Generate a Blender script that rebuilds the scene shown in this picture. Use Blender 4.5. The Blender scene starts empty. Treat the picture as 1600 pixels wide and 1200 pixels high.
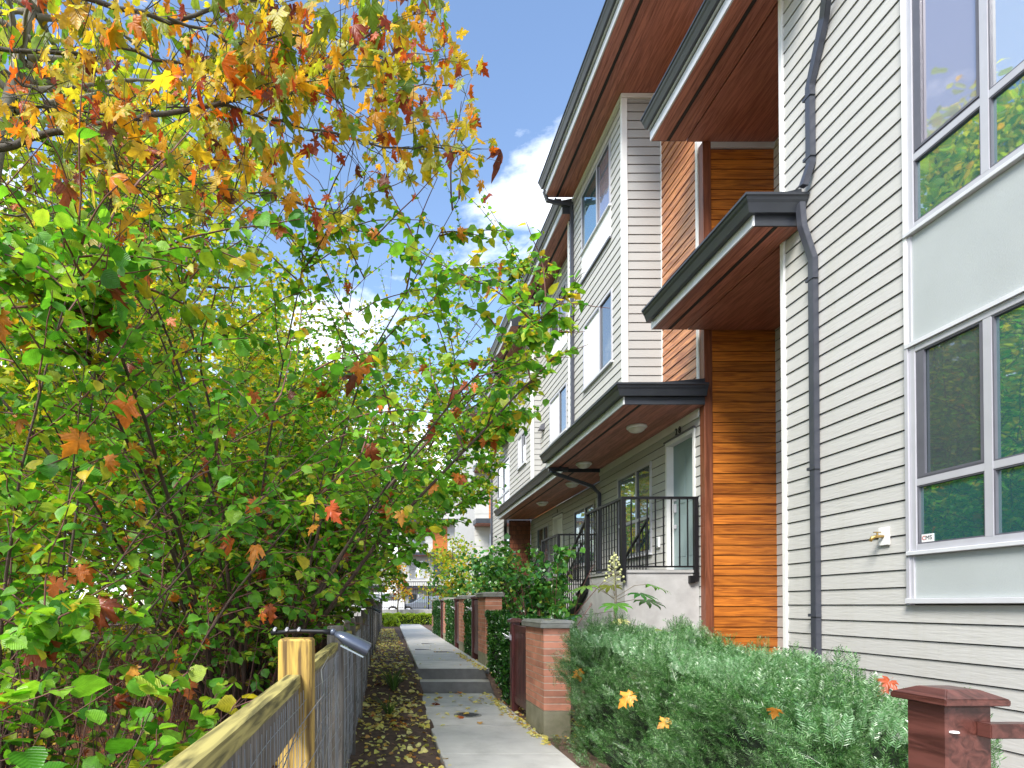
import bpy, bmesh, math, random
import numpy as np
from mathutils import Vector, Matrix
R = math.radians
random.seed(7)
rng = np.random.default_rng(11)
sc = bpy.context.scene
col = sc.collection
# ------------------------------------------------------------------ camera, sky, sun, exposure
EYE = 1.5
F = 940.0            # focal length in photo pixels (1600 wide)
PITCH = 0.7
cd = bpy.data.cameras.new('camera'); cam = bpy.data.objects.new('camera', cd); col.objects.link(cam)
cam.location = (0, 0, EYE); cam.rotation_euler = (R(90 + PITCH), 0, 0)
cd.sensor_width = 36; cd.lens = F / 1600 * 36
cd.shift_x = (800 - 596) / 1600; cd.shift_y = (946 - F * math.tan(R(PITCH)) - 600) / 1600
cd.clip_start = .05; cd.clip_end = 800
sc.camera = cam
SUN_EL, SUN_AZ = 46, 216      # azimuth measured clockwise from +Y: behind and left of the camera
w = bpy.data.worlds.new('World'); sc.world = w; w.use_nodes = True
nt = w.node_tree; nt.nodes.clear()
def N(nt, t, **kw):
    n = nt.nodes.new(t)
    for k, v in kw.items():
        if k.startswith('i_'): n.inputs[k[2:]].default_value = v
        else: setattr(n, k, v)
    return n
L = lambda nt, a, b: nt.links.new(a, b)
sky = N(nt, 'ShaderNodeTexSky', sky_type='NISHITA', sun_disc=False)
sky.sun_elevation = R(SUN_EL); sky.sun_rotation = R(SUN_AZ); sky.air_density = 1.0; sky.dust_density = .4; sky.ozone_density = 1.6
bg1 = N(nt, 'ShaderNodeBackground'); bg1.inputs['Strength'].default_value = .135
bg2 = N(nt, 'ShaderNodeBackground'); bg2.inputs['Color'].default_value = (.93, .96, 1, 1); bg2.inputs['Strength'].default_value = 1.05
mx = N(nt, 'ShaderNodeMixShader'); out = N(nt, 'ShaderNodeOutputWorld')
tc = N(nt, 'ShaderNodeTexCoord'); mp = N(nt, 'ShaderNodeMapping'); mp.inputs['Scale'].default_value = (1.0, 1.0, 2.2); mp.inputs['Location'].default_value = (1.35, .1, .62)
nz = N(nt, 'ShaderNodeTexNoise'); nz.inputs['Scale'].default_value = 2.6; nz.inputs['Detail'].default_value = 9; nz.inputs['Roughness'].default_value = .58
sep = N(nt, 'ShaderNodeSeparateXYZ')
mr = N(nt, 'ShaderNodeMapRange'); mr.inputs['From Min'].default_value = .05; mr.inputs['From Max'].default_value = .75; mr.inputs['To Min'].default_value = .2; mr.inputs['To Max'].default_value = -.035
ad = N(nt, 'ShaderNodeMath', operation='ADD')
rp = N(nt, 'ShaderNodeValToRGB'); rp.color_ramp.elements[0].position = .56; rp.color_ramp.elements[1].position = .70
L(nt, tc.outputs['Generated'], mp.inputs['Vector']); L(nt, mp.outputs[0], nz.inputs['Vector'])
L(nt, tc.outputs['Generated'], sep.inputs[0]); L(nt, sep.outputs['Z'], mr.inputs['Value'])
L(nt, nz.outputs['Fac'], ad.inputs[0]); L(nt, mr.outputs[0], ad.inputs[1]); L(nt, ad.outputs[0], rp.inputs['Fac'])
L(nt, sky.outputs[0], bg1.inputs['Color']); L(nt, rp.outputs['Color'], mx.inputs['Fac'])
L(nt, bg1.outputs[0], mx.inputs[1]); L(nt, bg2.outputs[0], mx.inputs[2]); L(nt, mx.outputs[0], out.inputs['Surface'])
sd = bpy.data.lights.new('sun', 'SUN'); sun = bpy.data.objects.new('sun', sd); col.objects.link(sun)
sd.energy = 3.2; sd.angle = R(22); sd.color = (1, .95, .87)
az, el = R(SUN_AZ), R(SUN_EL)
tow = Vector((math.sin(az) * math.cos(el), math.cos(az) * math.cos(el), math.sin(el)))
sun.rotation_euler = tow.to_track_quat('Z', 'Y').to_euler()
sc.view_settings.view_transform = 'Standard'; sc.view_settings.look = 'None'
sc.view_settings.exposure = 1.3; sc.view_settings.gamma = 1; sc.view_settings.use_curve_mapping = False
sc.render.engine = 'CYCLES'

def proj(p):
    """photo pixel of world points (numpy n x 3), used only to rank leaves by size and to trim the thicket edge"""
    p = np.atleast_2d(p); d = np.maximum(p[:, 1], .05)
    return 596 + F * p[:, 0] / d, 946 - F * (p[:, 2] - EYE) / d
def P(px, py, d): return Vector(((px - 596) * d / F, d, EYE + (946 - py) * d / F))

# ------------------------------------------------------------------ materials
def mat(name, color, rough=.6, var=.12, scale=8, bump=0, bscale=40, metal=0, spec=.5, coat=0, stretch=(1, 1, 1), dirt=0, dirtcol=(.08, .07, .05)):
    m = bpy.data.materials.new(name); m.use_nodes = True; t = m.node_tree; b = t.nodes['Principled BSDF']
    b.inputs['Roughness'].default_value = rough; b.inputs['Metallic'].default_value = metal
    b.inputs['Specular IOR Level'].default_value = spec; b.inputs['Coat Weight'].default_value = coat
    g = N(t, 'ShaderNodeNewGeometry'); mpp = N(t, 'ShaderNodeMapping'); mpp.inputs['Scale'].default_value = stretch
    L(t, g.outputs['Position'], mpp.inputs['Vector'])
    n = N(t, 'ShaderNodeTexNoise'); n.inputs['Scale'].default_value = scale; n.inputs['Detail'].default_value = 6
    L(t, mpp.outputs[0], n.inputs['Vector'])
    oi = N(t, 'ShaderNodeObjectInfo')
    a = N(t, 'ShaderNodeMath', operation='MULTIPLY_ADD'); a.inputs[1].default_value = .25; L(t, oi.outputs['Random'], a.inputs[0]); L(t, n.outputs['Fac'], a.inputs[2])
    r = N(t, 'ShaderNodeMapRange'); r.inputs['From Min'].default_value = .35; r.inputs['From Max'].default_value = .85
    r.inputs['To Min'].default_value = 1 - var; r.inputs['To Max'].default_value = 1 + var; L(t, a.outputs[0], r.inputs['Value'])
    mul = N(t, 'ShaderNodeVectorMath', operation='SCALE'); mul.inputs[0].default_value = color; L(t, r.outputs[0], mul.inputs['Scale'])
    src = mul.outputs[0]
    if dirt:
        n2 = N(t, 'ShaderNodeTexNoise'); n2.inputs['Scale'].default_value = 2.3; n2.inputs['Detail'].default_value = 9; n2.inputs['Roughness'].default_value = .7
        m2 = N(t, 'ShaderNodeMapping'); m2.inputs['Scale'].default_value = (2.5, 2.5, .22) if name.endswith('siding_paint') else (1, 1, 1); L(t, g.outputs['Position'], m2.inputs['Vector']); L(t, m2.outputs[0], n2.inputs['Vector'])
        rr = N(t, 'ShaderNodeMapRange'); rr.inputs['From Min'].default_value = .5; rr.inputs['From Max'].default_value = .72; rr.inputs['To Max'].default_value = dirt
        L(t, n2.outputs['Fac'], rr.inputs['Value'])
        mm = N(t, 'ShaderNodeMix', data_type='RGBA'); L(t, rr.outputs[0], mm.inputs['Factor']); L(t, src, mm.inputs[6]); mm.inputs[7].default_value = (*dirtcol, 1)
        src = mm.outputs[2]
    L(t, src, b.inputs['Base Color'])
    if bump:
        n3 = N(t, 'ShaderNodeTexNoise'); n3.inputs['Scale'].default_value = bscale; n3.inputs['Detail'].default_value = 5; L(t, mpp.outputs[0], n3.inputs['Vector'])
        bp = N(t, 'ShaderNodeBump'); bp.inputs['Strength'].default_value = bump; bp.inputs['Distance'].default_value = .01
        L(t, n3.outputs['Fac'], bp.inputs['Height']); L(t, bp.outputs[0], b.inputs['Normal'])
    return m
def wood(name, c1, c2, rough=.4, axis='Y', scale=1.0, coat=.2, spec=.5):
    """streaky grain running along an axis; every board gets its own shift"""
    m = bpy.data.materials.new(name); m.use_nodes = True; t = m.node_tree; b = t.nodes['Principled BSDF']
    b.inputs['Roughness'].default_value = rough; b.inputs['Coat Weight'].default_value = coat; b.inputs['Coat Roughness'].default_value = .25
    b.inputs['Specular IOR Level'].default_value = spec
    g = N(t, 'ShaderNodeNewGeometry'); mpp = N(t, 'ShaderNodeMapping')
    mpp.inputs['Scale'].default_value = {'X': (2.2, 30, 30), 'Y': (30, 2.2, 30), 'Z': (30, 30, 2.2)}[axis]
    oi = N(t, 'ShaderNodeObjectInfo'); cx = N(t, 'ShaderNodeVectorMath', operation='SCALE'); cx.inputs[0].default_value = (37, 91, 53)
    L(t, oi.outputs['Random'], cx.inputs['Scale'])
    av = N(t, 'ShaderNodeVectorMath', operation='ADD'); L(t, g.outputs['Position'], av.inputs[0]); L(t, cx.outputs[0], av.inputs[1]); L(t, av.outputs[0], mpp.inputs['Vector'])
    n = N(t, 'ShaderNodeTexNoise'); n.inputs['Scale'].default_value = scale; n.inputs['Detail'].default_value = 8; n.inputs['Distortion'].default_value = 1.2
    L(t, mpp.outputs[0], n.inputs['Vector'])
    r = N(t, 'ShaderNodeValToRGB'); e = r.color_ramp.elements; e[0].position = .36; e[0].color = (*c1, 1); e[1].position = .62; e[1].color = (*c2, 1)
    L(t, n.outputs['Fac'], r.inputs['Fac'])
    hv = N(t, 'ShaderNodeHueSaturation'); mrr = N(t, 'ShaderNodeMapRange'); mrr.inputs['To Min'].default_value = .82; mrr.inputs['To Max'].default_value = 1.15
    L(t, oi.outputs['Random'], mrr.inputs['Value']); L(t, mrr.outputs[0], hv.inputs['Value']); L(t, r.outputs['Color'], hv.inputs['Color'])
    L(t, hv.outputs[0], b.inputs['Base Color'])
    bp = N(t, 'ShaderNodeBump'); bp.inputs['Strength'].default_value = .25; bp.inputs['Distance'].default_value = .004
    L(t, n.outputs['Fac'], bp.inputs['Height']); L(t, bp.outputs[0], b.inputs['Normal'])
    return m
def leafmat(name, stops, trans=.4, rough=.38, veins=1.0, spec=.5):
    m = bpy.data.materials.new(name); m.use_nodes = True; t = m.node_tree; b = t.nodes['Principled BSDF']; o = t.nodes['Material Output']
    b.inputs['Roughness'].default_value = rough; b.inputs['Specular IOR Level'].default_value = spec
    g = N(t, 'ShaderNodeNewGeometry'); oi = N(t, 'ShaderNodeObjectInfo')
    a = N(t, 'ShaderNodeMath', operation='ADD'); L(t, g.outputs['Random Per Island'], a.inputs[0]); L(t, oi.outputs['Random'], a.inputs[1])
    fr = N(t, 'ShaderNodeMath', operation='FRACT'); L(t, a.outputs[0], fr.inputs[0])
    r = N(t, 'ShaderNodeValToRGB'); cr = r.color_ramp
    while len(cr.elements) < len(stops): cr.elements.new(.5)
    for e, (p, c) in zip(cr.elements, stops): e.position = p; e.color = (*c, 1)
    L(t, fr.outputs[0], r.inputs['Fac'])
    # veins and blotches
    uv = N(t, 'ShaderNodeUVMap'); sp = N(t, 'ShaderNodeSeparateXYZ'); L(t, uv.outputs[0], sp.inputs[0])
    au = N(t, 'ShaderNodeMath', operation='ABSOLUTE'); L(t, sp.outputs['X'], au.inputs[0])
    ma = N(t, 'ShaderNodeMath', operation='MULTIPLY_ADD'); ma.inputs[1].default_value = -.9; L(t, au.outputs[0], ma.inputs[0]); L(t, sp.outputs['Y'], ma.inputs[2])
    s1 = N(t, 'ShaderNodeMath', operation='MULTIPLY'); s1.inputs[1].default_value = 52; L(t, ma.outputs[0], s1.inputs[0])
    s2 = N(t, 'ShaderNodeMath', operation='SINE'); L(t, s1.outputs[0], s2.inputs[0])
    nn = N(t, 'ShaderNodeTexNoise'); nn.inputs['Scale'].default_value = 30; nn.inputs['Detail'].default_value = 4; L(t, g.outputs['Position'], nn.inputs['Vector'])
    mrr = N(t, 'ShaderNodeMapRange'); mrr.inputs['From Min'].default_value = .3; mrr.inputs['From Max'].default_value = .7; mrr.inputs['To Min'].default_value = .72; mrr.inputs['To Max'].default_value = 1.25
    L(t, nn.outputs['Fac'], mrr.inputs['Value'])
    sm = N(t, 'ShaderNodeVectorMath', operation='SCALE'); L(t, r.outputs['Color'], sm.inputs[0]); L(t, mrr.outputs[0], sm.inputs['Scale'])
    L(t, sm.outputs[0], b.inputs['Base Color'])
    bp = N(t, 'ShaderNodeBump'); bp.inputs['Strength'].default_value = .35 * veins; bp.inputs['Distance'].default_value = .003
    L(t, s2.outputs[0], bp.inputs['Height']); L(t, bp.outputs[0], b.inputs['Normal'])
    tr = N(t, 'ShaderNodeBsdfTranslucent'); sc2 = N(t, 'ShaderNodeVectorMath', operation='MULTIPLY'); sc2.inputs[1].default_value = (1.7, 1.6, .8)
    L(t, sm.outputs[0], sc2.inputs[0]); L(t, sc2.outputs[0], tr.inputs['Color'])
    mxs = N(t, 'ShaderNodeMixShader'); mxs.inputs['Fac'].default_value = trans
    L(t, b.outputs[0], mxs.inputs[1]); L(t, tr.outputs[0], mxs.inputs[2]); L(t, mxs.outputs[0], o.inputs['Surface'])
    return m
def glassmat(name, base, refl=.4, tint=(.8, .9, .92), wav=.006):
    m = bpy.data.materials.new(name); m.use_nodes = True; t = m.node_tree; b = t.nodes['Principled BSDF']; o = t.nodes['Material Output']
    b.inputs['Base Color'].default_value = (*base, 1); b.inputs['Roughness'].default_value = .25
    gl = N(t, 'ShaderNodeBsdfGlossy'); gl.inputs['Color'].default_value = (*tint, 1); gl.inputs['Roughness'].default_value = .02
    g = N(t, 'ShaderNodeNewGeometry'); n = N(t, 'ShaderNodeTexNoise'); n.inputs['Scale'].default_value = 1.6; L(t, g.outputs['Position'], n.inputs['Vector'])
    bp = N(t, 'ShaderNodeBump'); bp.inputs['Strength'].default_value = .5; bp.inputs['Distance'].default_value = wav; L(t, n.outputs['Fac'], bp.inputs['Height']); L(t, bp.outputs[0], gl.inputs['Normal'])
    lw = N(t, 'ShaderNodeFresnel'); lw.inputs['IOR'].default_value = 1.5
    a = N(t, 'ShaderNodeMath', operation='ADD'); a.inputs[1].default_value = refl; a.use_clamp = True; L(t, lw.outputs[0], a.inputs[0])
    mxs = N(t, 'ShaderNodeMixShader'); L(t, a.outputs[0], mxs.inputs['Fac']); L(t, b.outputs[0], mxs.inputs[1]); L(t, gl.outputs[0], mxs.inputs[2]); L(t, mxs.outputs[0], o.inputs['Surface'])
    return m
M = {}
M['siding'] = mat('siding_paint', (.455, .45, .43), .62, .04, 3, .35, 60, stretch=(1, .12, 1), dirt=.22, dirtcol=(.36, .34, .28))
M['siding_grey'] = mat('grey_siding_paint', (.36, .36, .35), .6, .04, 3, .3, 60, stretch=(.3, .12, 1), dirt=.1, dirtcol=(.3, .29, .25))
M['backing'] = mat('lap_shadow_backing', (.015, .015, .015), .9)  # black behind the board gaps, painting the shadow lines under the laps
M['trim'] = mat('white_trim_paint', (.72, .72, .70), .45, .04, 5, dirt=.15, dirtcol=(.5, .48, .42))
M['panel'] = mat('fibre_cement_panel', (.38, .41, .41), .6, .05, 2.5, .15, 90, dirt=.2, dirtcol=(.38, .40, .39))
M['alu'] = mat('window_aluminium', (.46, .46, .50), .35, .05, 6, metal=.15)
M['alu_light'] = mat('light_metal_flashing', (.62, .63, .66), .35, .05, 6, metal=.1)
M['darkframe'] = mat('dark_frame', (.10, .10, .12), .4, .1)
M['charcoal'] = mat('charcoal_metal', (.030, .034, .044), .38, .15, 4, metal=.1, spec=.6, dirt=.25, dirtcol=(.06, .07, .065))
M['pipe'] = mat('downpipe_metal', (.055, .06, .078), .35, .12, 5, metal=.15, dirt=.3, dirtcol=(.12, .12, .14))
M['black'] = mat('black_powder_coat', (.008, .008, .010), .45, .2, spec=.35)
M['woodx'] = wood('orange_wood_siding', (.26, .072, .012), (.56, .18, .024), .42, 'X', .8)
M['woody'] = wood('orange_wood_siding_side', (.22, .06, .02), (.60, .25, .09), .36, 'Y', .8, coat=.5)  # same wood, paler and pinker: sky sheen of the side put into colour
M['brown'] = wood('brown_corner_and_shadowed_wood', (.12, .035, .015), (.24, .075, .035), .5, 'Z', .6)
M['soffit'] = wood('soffit_plank', (.28, .095, .065), (.50, .19, .135), .5, 'Y', .9, coat=.1)
M['vent'] = mat('soffit_vent', (.02, .016, .015), .7)
M['concrete'] = mat('concrete', (.38, .375, .37), .8, .14, 5, .3, 70, dirt=.45, dirtcol=(.24, .23, .21))
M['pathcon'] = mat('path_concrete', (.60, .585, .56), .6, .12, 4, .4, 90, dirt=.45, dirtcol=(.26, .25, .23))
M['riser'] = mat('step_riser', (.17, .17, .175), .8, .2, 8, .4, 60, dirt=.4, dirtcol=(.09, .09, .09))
M['capstone'] = mat('capstone', (.26, .26, .24), .75, .15, 8, .3, 60, dirt=.4, dirtcol=(.10, .11, .07))
M['base'] = mat('pillar_base_concrete', (.32, .30, .21), .85, .2, 6, .4, 50, dirt=.6, dirtcol=(.11, .12, .05))
M['brick'] = mat('clay_brick', (.58, .25, .165), .75, .28, 5, .4, 90)
M['mortar'] = mat('mortar', (.62, .55, .46), .9, .15, 20, .3, 80)
M['gate'] = wood('stained_gate_wood', (.05, .012, .012), (.12, .03, .03), .45, 'Z', .7, coat=.2)
M['gatecap'] = wood('stained_post_cap', (.05, .016, .012), (.13, .045, .035), .35, 'Y', .9, coat=.4)
M['post'] = wood('mossy_fence_post', (.13, .075, .02), (.58, .38, .08), .75, 'Z', 1.4, coat=0)
M['rail'] = wood('mossy_fence_rail', (.08, .07, .022), (.36, .31, .10), .8, 'Y', 1.3, coat=0)
M['oldwood'] = wood('weathered_wood', (.07, .06, .05), (.20, .18, .16), .8, 'Z', .7, coat=0)
M['wire'] = mat('galvanised_wire', (.35, .37, .40), .4, .1, metal=.6)
M['soil'] = mat('soil', (.13, .082, .062), .95, .45, 14, 1, 40, dirt=.5, dirtcol=(.03, .018, .012))
M['litter'] = mat('thicket_floor', (.11, .05, .022), .95, .5, 12, 1, 30)
M['ground'] = mat('ground', (.10, .10, .06), .95, .3, 2, .5, 20)
M['asphalt'] = mat('asphalt', (.06, .06, .062), .85, .15, 10, .3, 90)
M['bark'] = mat('hazel_bark', (.085, .052, .042), .8, .5, 18, .6, 60, dirt=.5, dirtcol=(.11, .10, .07))
M['redstem'] = mat('young_stem', (.13, .055, .045), .7, .4, 12)
M['maplebark'] = mat('maple_bark', (.075, .065, .05), .85, .35, 14, .6, 50, dirt=.5, dirtcol=(.14, .15, .10))
M['palebark'] = mat('pale_bark', (.20, .18, .14), .85, .3, 9, .5, 50, dirt=.5, dirtcol=(.09, .11, .05))
M['glass'] = glassmat('window_glass', (.030, .105, .110), .36, (.84, .95, .96))
M['glass_dark'] = glassmat('screened_glass', (.05, .065, .075), .10, (.8, .9, .95))
M['glass_lilac'] = glassmat('shaded_glass', (.26, .25, .29), .28, (.9, .88, .95))
M['glass_bright'] = glassmat('upper_glass', (.42, .44, .45), .5, (.95, .98, 1))  # pale base puts the bright sky reflection into the pane colour
M['white_fill'] = mat('white_pane_panel', (.78, .79, .78), .5, .03)  # one even white for some panes and the panels below windows
M['door'] = mat('door_paint', (.20, .27, .28), .45, .04, 4)
M['white'] = mat('white_plastic', (.75, .75, .74), .4, .03)
M['brass'] = mat('brass', (.42, .28, .09), .35, .2, metal=.8)
M['rubber'] = mat('rubber', (.015, .015, .016), .7)
M['ink'] = mat('black_ink', (.015, .015, .018), .6)
M['redink'] = mat('red_ink', (.5, .03, .03), .6)
M['lampglass'] = mat('frosted_lamp_glass', (.66, .63, .55), .3, .03, coat=.5)
M['lampbody'] = mat('lamp_housing', (.07, .085, .12), .3, .15, 10, metal=.3, coat=.4)
M['lens'] = mat('lamp_lens', (.20, .24, .27), .2, .05, coat=.6)
HG = [(0, (.040, .17, .016)), (.25, (.085, .28, .022)), (.55, (.15, .38, .030)), (.8, (.25, .46, .040)), (.93, (.36, .44, .04)), (1, (.50, .38, .03))]
M['hazel'] = leafmat('hazel_leaf', HG, .46)
M['hazel_y'] = leafmat('yellowing_hazel_leaf', [(0, (.06, .18, .012)), (.3, (.17, .32, .02)), (.6, (.36, .42, .03)), (.85, (.58, .47, .03)), (1, (.50, .25, .02))], .5, .5, .4)
M['yellow'] = leafmat('yellow_tree_leaf', [(0, (.10, .24, .02)), (.3, (.24, .38, .03)), (.65, (.44, .50, .04)), (.9, (.62, .52, .04)), (1, (.60, .32, .02))], .55, .5, .3)
M['maple'] = leafmat('maple_leaf', [(0, (.10, .22, .02)), (.22, (.30, .34, .03)), (.48, (.60, .48, .035)), (.72, (.64, .32, .025)), (.85, (.56, .14, .018)), (.92, (.36, .05, .012)), (1, (.12, .03, .014))], .5, .42, .6)
M['deadmaple'] = leafmat('fallen_maple_leaf', [(0, (.74, .34, .05)), (.35, (.66, .18, .03)), (.7, (.38, .07, .02)), (1, (.12, .035, .016))], .3, .4, .6)
M['fallyellow'] = leafmat('fallen_yellow_leaf', [(0, (.80, .66, .10)), (.4, (.80, .72, .30)), (.7, (.66, .66, .14)), (.9, (.72, .42, .10)), (1, (.42, .18, .05))], .15, .45, .5)
M['brownlit'] = leafmat('leaf_litter', [(0, (.52, .20, .045)), (.4, (.38, .10, .028)), (.75, (.18, .05, .02)), (1, (.60, .40, .07))], .1, .6, .4)
M['yew'] = leafmat('yew_needle', [(0, (.012, .06, .010)), (.4, (.038, .135, .022)), (.8, (.10, .235, .065)), (1, (.26, .40, .20))], .15, .33, 0, .9)
M['yewsheen'] = leafmat('yew_top_sheen', [(0, (.06, .19, .05)), (.5, (.13, .29, .11)), (1, (.30, .45, .27))], .15, .3, 0, .9)  # silvery sky sheen of the hedge top, put into the shoot colour
M['boxhedge'] = leafmat('hedge_leaf', [(0, (.010, .06, .012)), (.5, (.025, .12, .016)), (1, (.08, .21, .03))], .2, .3, 0, .7)
M['shrub'] = leafmat('shrub_leaf', [(0, (.03, .13, .03)), (.5, (.07, .24, .04)), (.9, (.15, .36, .06)), (1, (.38, .38, .06))], .28, .22, .3, .8)
M['lime'] = leafmat('lime_shrub_leaf', [(0, (.22, .40, .02)), (1, (.50, .60, .05))], .35)
M['grass'] = leafmat('grass_blade', [(0, (.03, .11, .02)), (1, (.14, .24, .06))], .25, .4, 0)
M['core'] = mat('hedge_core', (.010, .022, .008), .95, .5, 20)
M['flower'] = mat('cream_flower', (.50, .52, .24), .7, .15, 30)

# ------------------------------------------------------------------ object helpers
def tag(o, label=None, cat=None, group=None, kind=None):
    if label: o['label'] = label
    if cat: o['category'] = cat
    if group: o['group'] = group
    if kind: o['kind'] = kind
    return o
def thing(name, label, cat, loc=(0, 0, 0), group=None):
    o = bpy.data.objects.new(name, None); col.objects.link(o); o.location = loc; o.empty_display_size = .1
    o['_w'] = 1; del o['_w']
    return tag(o, label, cat, group)
WORLD = {}       # world translation of every parent (no parent is ever rotated)
def wloc(o):
    v = Vector(o.location)
    while o.parent: o = o.parent; v += Vector(o.location)
    return v
def link(name, me, m, parent=None, loc=None, kind=None):
    """link mesh; loc is the world position of its origin"""
    o = bpy.data.objects.new(name, me); col.objects.link(o)
    if m is not None and not me.materials: me.materials.append(m)
    p = Vector(loc) if loc is not None else Vector((0, 0, 0))
    if parent is not None: o.parent = parent; p = p - wloc(parent)
    o.location = p
    if kind: o['kind'] = kind
    return o
def mesh(name, verts, faces, smooth=False, uv=None):
    me = bpy.data.meshes.new(name); me.from_pydata([tuple(v) for v in verts], [], [tuple(f) for f in faces]); me.update()
    if smooth: me.polygons.foreach_set('use_smooth', [True] * len(me.polygons))
    return me
BOXF = [(0, 3, 2, 1), (4, 5, 6, 7), (0, 1, 5, 4), (1, 2, 6, 5), (2, 3, 7, 6), (3, 0, 4, 7)]
cache = {}
def box(name, lo, hi, m, parent=None, bev=0, kind=None, share=True):
    lo = Vector([min(a, b) for a, b in zip(lo, hi)]), Vector([max(a, b) for a, b in zip(lo, hi)])
    lo, hi = lo; s = hi - lo; c = (lo + hi) / 2
    key = ('box', round(s.x, 4), round(s.y, 4), round(s.z, 4), m.name, bev)
    if key not in cache:
        h = s / 2
        v = [(-h.x, -h.y, -h.z), (h.x, -h.y, -h.z), (h.x, h.y, -h.z), (-h.x, h.y, -h.z), (-h.x, -h.y, h.z), (h.x, -h.y, h.z), (h.x, h.y, h.z), (-h.x, h.y, h.z)]
        me = mesh(name, v, BOXF)
        if bev:
            bm = bmesh.new(); bm.from_mesh(me); bmesh.ops.bevel(bm, geom=bm.edges[:], offset=bev, segments=1, affect='EDGES'); bm.to_mesh(me); bm.free()
        me.materials.append(m); cache[key] = me
    return link(name, cache[key], m, parent, c, kind)
class MB:
    def __init__(s): s.v = []; s.f = []
    def add(s, v, f):
        n = len(s.v); s.v += [tuple(a) for a in v]; s.f += [tuple(i + n for i in q) for q in f]; return s
    def box(s, lo, hi):
        x0, y0, z0 = lo; x1, y1, z1 = hi
        return s.add([(x0, y0, z0), (x1, y0, z0), (x1, y1, z0), (x0, y1, z0), (x0, y0, z1), (x1, y0, z1), (x1, y1, z1), (x0, y1, z1)], BOXF)
    def tube(s, pts, rad, n=6, cap=True):
        pts = [Vector(p) for p in pts]; k = len(pts)
        if not hasattr(rad, '__len__'): rad = [rad] * k
        prev = None; base = len(s.v)
        for i, p in enumerate(pts):
            d = (pts[min(i + 1, k - 1)] - pts[max(i - 1, 0)]); d = d.normalized() if d.length > 1e-9 else Vector((0, 0, 1))
            if prev is None:
                a = Vector((0, 0, 1)) if abs(d.z) < .9 else Vector((1, 0, 0)); u = d.cross(a).normalized()
            else:
                u = (prev - d * prev.dot(d)); u = u.normalized() if u.length > 1e-6 else d.orthogonal().normalized()
            prev = u; v = d.cross(u)
            for j in range(n):
                a = 2 * math.pi * j / n; s.v.append(tuple(p + (u * math.cos(a) + v * math.sin(a)) * rad[i]))
        for i in range(k - 1):
            for j in range(n):
                a = base + i * n + j; b = base + i * n + (j + 1) % n; s.f.append((a, b, b + n, a + n))
        if cap: s.f.append(tuple(base + j for j in range(n))[::-1]); s.f.append(tuple(base + (k - 1) * n + j for j in range(n)))
        return s
    def rtube(s, pts, w, h):
        """rectangular pipe"""
        pts = [Vector(p) for p in pts]; k = len(pts); base = len(s.v)
        for i, p in enumerate(pts):
            d = (pts[min(i + 1, k - 1)] - pts[max(i - 1, 0)]).normalized()
            side = Vector((0, 1, 0)); side = (side - d * side.dot(d)); side = side.normalized() if side.length > .2 else Vector((0, 0, 1))
            oth = d.cross(side)
            for a, b in ((-1, -1), (1, -1), (1, 1), (-1, 1)): s.v.append(tuple(p + side * a * w / 2 + oth * b * h / 2))
        for i in range(k - 1):
            for j in range(4):
                a = base + i * 4 + j; b = base + i * 4 + (j + 1) % 4; s.f.append((a, b, b + 4, a + 4))
        s.f.append((base + 3, base + 2, base + 1, base)); e = base + (k - 1) * 4; s.f.append((e, e + 1, e + 2, e + 3))
        return s
    def lathe(s, prof, c, n=16, axis=None):
        """profile (r,z) revolved about z at c"""
        base = len(s.v)
        for r, z in prof:
            for j in range(n):
                a = 2 * math.pi * j / n; s.v.append((c[0] + r * math.cos(a), c[1] + r * math.sin(a), c[2] + z))
        for i in range(len(prof) - 1):
            for j in range(n):
                a = base + i * n + j; b = base + i * n + (j + 1) % n; s.f.append((a, b, b + n, a + n))
        return s
    def build(s, name, m, parent=None, smooth=False, kind=None, origin=None, bev=0):
        org = Vector(origin) if origin is not None else (wloc(parent) if parent else Vector((0, 0, 0)))
        me = mesh(name, [Vector(v) - org for v in s.v], s.f, smooth)
        if bev:
            bm = bmesh.new(); bm.from_mesh(me); bmesh.ops.bevel(bm, geom=bm.edges[:], offset=bev, segments=2, affect='EDGES'); bm.to_mesh(me); bm.free()
        return link(name, me, m, parent, org, kind)
def prism(name, poly, y0, y1, m, parent, axis='Y'):
    """polygon in (x,z) extruded along Y, or in (y,z) extruded along X"""
    n = len(poly)
    if axis == 'Y': v = [(a, y0, b) for a, b in poly] + [(a, y1, b) for a, b in poly]
    else: v = [(y0, a, b) for a, b in poly] + [(y1, a, b) for a, b in poly]
    f = [tuple(range(n)), tuple(range(2 * n - 1, n - 1, -1))] + [(i, i + n, (i + 1) % n + n, (i + 1) % n) for i in range(n)]
    me_b = MB().add(v, f); o = me_b.build(name, m, parent)
    bm = bmesh.new(); bm.from_mesh(o.data); bmesh.ops.recalc_face_normals(bm, faces=bm.faces); bm.to_mesh(o.data); bm.free()
    return o
def text(name, s, size, m, parent, loc, rot, depth=.001):
    c = bpy.data.curves.new(name, 'FONT'); c.body = s; c.size = size; c.extrude = depth; c.align_x = 'CENTER'; c.align_y = 'CENTER'
    t = bpy.data.objects.new('tmp', c); col.objects.link(t)
    dg = bpy.context.evaluated_depsgraph_get(); me = bpy.data.meshes.new_from_object(t.evaluated_get(dg)); bpy.data.objects.remove(t)
    me.materials.clear(); o = link(name, me, m, parent, loc); o.rotation_euler = rot; return o
FACE_X = (R(90), 0, R(-90))     # text readable on a wall that faces -X
EXPO = .149

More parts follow.
